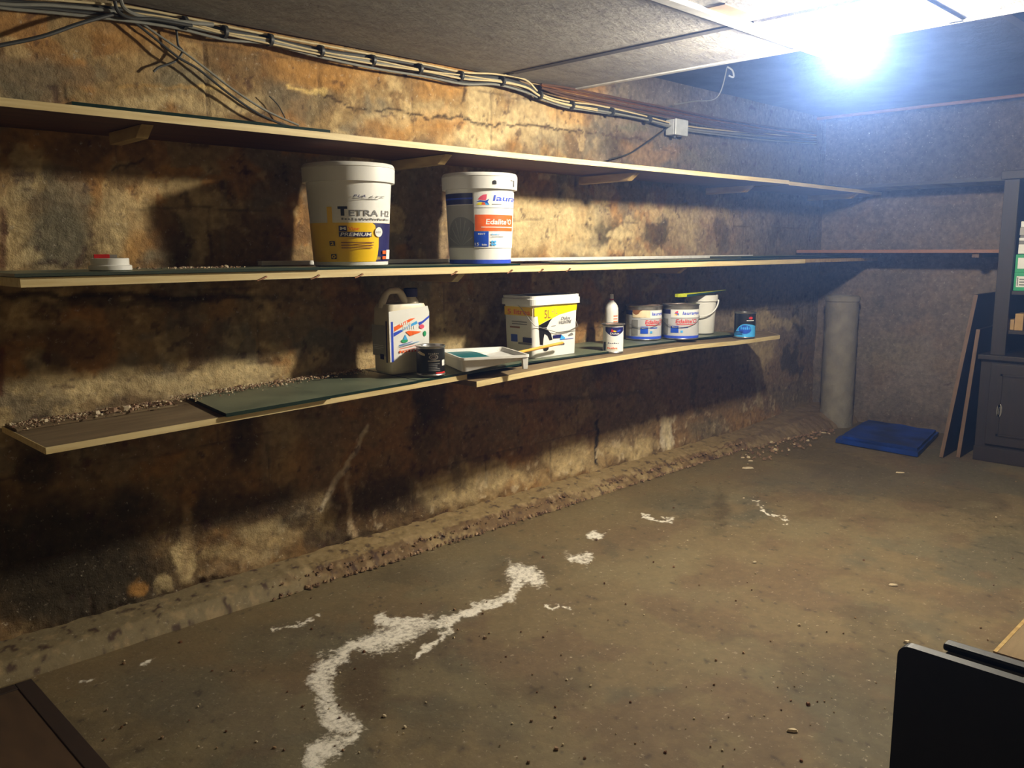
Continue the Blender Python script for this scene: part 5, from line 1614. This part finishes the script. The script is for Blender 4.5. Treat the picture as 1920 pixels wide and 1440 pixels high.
def cabinet():
    X0 = 5.68
    yl = 1.64                       # left side
    yr = 0.55
    t = empty('cabinet', (X0, yl, 0))
    tag(t, 'tall dark wooden dresser with open shelves against the far wall', 'cabinet')
    D = BX - 0.03 - X0
    w_ = yr - yl                    # negative: extends to smaller y
    zl = 0.66
    # lower carcass
    b = MB()
    b.box(0.02, D, w_, 0, 0, zl - 0.03, M['darkwood'])
    b.build('lower_carcass', t)
    MB().box(-0.012, D, w_ - 0.01, 0.015, zl - 0.0295, zl, M['darkwood']).build('ledge', t, bevel=0.004)
    MB().box(0.0, 0.0195, w_, 0, 0.0, 0.09, M['darkwood']).build('plinth', t, bevel=0.002)
    # doors
    for k, (ya, yb) in enumerate(((-0.06, -0.53), (-0.56, w_ + 0.02))):
        d = MB().box(-0.002, 0.0195, yb, ya, 0.11, zl - 0.05, M['darkwood']).build('door', t, bevel=0.003)
        q = MB()
        y0, y1, z0, z1 = yb + 0.06, ya - 0.06, 0.17, zl - 0.11
        for bx in ((y0, y1, z0, z0 + .012), (y0, y1, z1 - .012, z1), (y0, y0 + .012, z0, z1), (y1 - .012, y1, z0, z1)):
            q.box(-0.009, -0.0025, bx[0], bx[1], bx[2], bx[3], M['darkwood'])
        q.build('moulding', d)
        if k == 0:
            hp = at(1874, 770, 0, X0)
            hy, hz = hp.y - yl, hp.z
            h = MB()
            h.loft([[(-0.003 - dx, hy + 0.016 * s * math.cos(a), hz + 0.042 * s * math.sin(a)) for a in [2 * math.pi * j / 20 for j in range(20)]] for dx, s in ((0, 1), (0.004, 1), (0.006, .9))], M['steel'])
            h.tube([(-0.008, hy, hz + .02), (-0.02, hy, hz + .012), (-0.022, hy, hz - .018), (-0.012, hy, hz - .022)], 0.003, M['steel'], 8)
            ob = h.build('handle', d)
            ob['label'] = 'pale metal pull with oval plate'
    # upper open part
    ux = 0.02
    top = 1.70
    MB().box(ux, ux + 0.03, -0.125, -0.045, zl + .0005, top, M['darkwood']).build('stile', t, bevel=0.002)
    MB().box(ux + 0.0305, D - 0.01, -0.07, -0.045, zl + .0005, top, M['darkwood']).build('side_panel', t)
    MB().box(D - 0.0095, D, w_ + .05, -0.045, zl + .0005, top, M['cavity']).build('back_panel', t)
    MB().box(ux, D - 0.01, w_ + .0505, w_ + .075, zl + .0005, top, M['darkwood']).build('side_panel', t)
    MB().box(ux - .02, D, w_ + .03, -0.03, top + .0005, top + .05, M['darkwood']).build('cornice', t, bevel=0.004)
    zs = [0.79, 1.026]
    for z in zs:
        MB().box(ux + 0.031, D - 0.01, w_ + .0755, -0.0705, z, z + 0.022, M['darkwood']).build('shelf', t)
    # binders and papers
    def binder(y, z, h_, dep, wd, m, lab, spine=None):
        o = empty('binder', (X0 + 0.06, y, z))
        tag(o, lab, 'binder', 'folders in the dark dresser')
        MB().box(0, dep, -wd, 0, 0, h_, m).build('cover', o, bevel=0.002)
        if spine:
            q = MB().box(-0.002, -0.0004, -wd + .008, -.008, h_ * spine[0], h_ * spine[1], M['labelwhite'])
            q.build('label', o)
        return o
    y = yl - 0.128
    zs_ = 1.0485
    for k, (hh, cm, lab) in enumerate(((0.108, 'green', 'green box with white label, lowest in the dark dresser stack'), (0.106, 'green', 'second green box with plain white label in dresser stack'))):
        o = empty('storage_box', (X0 + 0.06, y, zs_ + k * 0.109))
        tag(o, lab, 'box', 'boxes stacked in the dark dresser')
        MB().box(0, 0.3, -0.34, 0, 0, hh, M[cm]).build('carton', o, bevel=0.002)
        MB().box(-0.0015, -0.0003, -0.30, -0.014, 0.022, 0.086, M['labelwhite']).build('label', o)
        if k == 0:
            q = MB()
            pr = Print(q, lambda a, b_, kk: (-0.0016 - kk, -a, b_))
            for j in range(3):
                pr.rect(0.03, 0.13 - .02 * j, 0.032 + .016 * j, 0.040 + .016 * j, M['greytext'], 2)
            pr.rect(0.018, 0.024, 0.03, 0.08, M['greytext'], 2)
            q.build('print', o)
    z = zs_ + 0.2185
    for k, (dy, m_, hh) in enumerate(((0.0, 'labelwhite', .055), (0.0, 'greytext', .02), (0.0, 'labelwhite', .018), (-.004, 'greytext', .014), (0.0, 'labelgrey', .045), (-.003, 'labelwhite', .035))):
        o = MB().box(0, 0.25, -0.30, 0, 0, hh, M[m_]).build('paper_stack', loc=(X0 + 0.065, y - 0.008 + dy, z), bevel=0.002)
        z += hh + 0.0006
        tag(o, ['white paper stack lying on the green boxes in the dresser', 'thin dark folder on the lowest white paper stack', 'thin white stack between two dark folders', 'second thin dark folder in the dresser stack', 'grey paper stack above the dark folders', 'topmost white paper stack in the dresser'][k], 'paper stack', 'paper stacks in the dark dresser')
    for k, (u_, zb, ww, hh) in enumerate(((1892, 0.0, .055, .062), (1912, 0.0, .045, .10))):
        p = at(u_, 606, 0, X0 + .08)
        o = MB().box(0, 0.12, -ww / 2, ww / 2, 0, hh, M['ochre']).build('wood_offcut', loc=(X0 + .08 - .02 * k, p.y, 0.8125), bevel=0.002)
        tag(o, ['low ochre wood offcut beside the dresser stile', 'taller ochre wood offcut deeper in the dresser'][k], 'wood offcut')


def leaning_boards():
    def board(name_lab, nb, nt, m, ln, th):
        # long board: near edge nb -> nt, going back ln along x
        t = nt - nb
        nrm = Vector((0, t.z, -t.y)).normalized() * th
        back = Vector((ln, 0.02, 0))
        loops = [[nb, nb + nrm, nb + nrm + back, nb + back], [nt, nt + nrm, nt + nrm + back, nt + back]]
        o = nb.copy()
        mb = MB()
        mb.loft([[p - o for p in l] for l in loops], M['darkwood'])
        q = MB()
        f = Vector((-0.002, 0, 0))
        q.loft([[p - o for p in (nb + f, nb + nrm + f, nb + nrm, nb)], [p - o for p in (nt + f, nt + nrm + f, nt + nrm, nt)]], M['lightwood'])
        e = empty('leaning_board', o)
        tag(e, name_lab, 'board', 'boards leaning beside the dresser')
        mb.build('panel', e)
        q.build('edge_band', e)
    X = 5.72
    a = at(1768, 858, 2, 0.002)
    b = at(1834, 553, 0, a.x + 0.12)
    board('taller of the two boards leaning beside the dark dresser', a, b, 'lightwood', 0.50, 0.022)
    a = at(1800, 858, 2, 0.002)
    b = at(1838, 618, 0, a.x + 0.05)
    board('shorter of the two boards leaning beside the dark dresser', a, b, 'lightwood', 0.45, 0.022)


def foreground():
    # brown board lying on the floor at the near end of the wall
    t = empty('floor_board', (0.667, 2.75, 0.0))
    tag(t, 'brown board with dark rim on the floor at the near wall end', 'board')
    MB().box(-1.2, -0.047, -1.6, -0.04, 0.002, 0.014, M['mat']).build('panel', t)
    MB().box(-0.0465, 0, -1.6, 0.0, 0.002, 0.017, M['matedge']).build('rim', t, bevel=0.002)
    MB().box(-1.2, -0.047, -0.0395, 0.0, 0.002, 0.017, M['matedge']).build('rim', t, bevel=0.002)
    # black upright panels
    z = 0.62
    a = at(1684, 1207, 2, z)
    def rounded(mb, x, y1, y0, z0, z1, th, m, r=0.02):
        pts = [(y0, z0), (y1, z0)]
        for k in range(7):
            an = math.radians(90 * k / 6)
            pts.append((y1 - r + r * math.cos(an), z1 - r + r * math.sin(an)))
        pts.append((y0, z1))
        mb.loft([[(x, p[0], p[1]) for p in pts], [(x + th, p[0], p[1]) for p in pts]], m)
    t = empty('upright_panel', (a.x, a.y, 0))
    tag(t, 'black upright panel with rounded corner close to the viewer', 'panel')
    b = MB()
    rounded(b, 0, 0, -0.9, 0.0, z, 0.020, M['blackpanel'])
    b.build('board', t)
    c = at(1768, 1207, 2, z)
    t = empty('upright_panel', (c.x, c.y, 0))
    tag(t, 'grey faced panel with black rim behind the black one', 'panel')
    b = MB()
    rounded(b, 0.002, -0.003, -0.9, 0.0, z - 0.012, 0.016, M['greyface'], 0.01)
    b.build('board', t)
    b = MB()
    b.box(-0.002, 0.024, -0.9, 0.0, z - 0.0115, z + 0.002, M['blackpanel'])
    b.build('rim', t, bevel=0.005)
    # brown board at the right
    p = at(1862, 1222, 2, 0.02)
    t = empty('floor_board', (p.x, p.y, 0.0))
    tag(t, 'brown wood panel with pale edge lying behind the black panels', 'panel')
    MB().box(0, 2.2, -0.9, -0.012, 0.002, 0.022, M['board']).build('board', t)
    MB().box(0, 2.2, -0.0115, 0.0, 0.002, 0.023, M['blockwood']).build('edge_band', t)


shelf_wall()
far_wall()
floor()
kerb()
ceiling()
lamp()
shelves()
panes()
yellow_bucket()
orange_bucket()
small_things()
jerrycan()
square_tub()
tray()
rubble()
crumbs()
cables()
corner_pipe()
blue_sheet()
cabinet()
leaning_boards()
foreground()
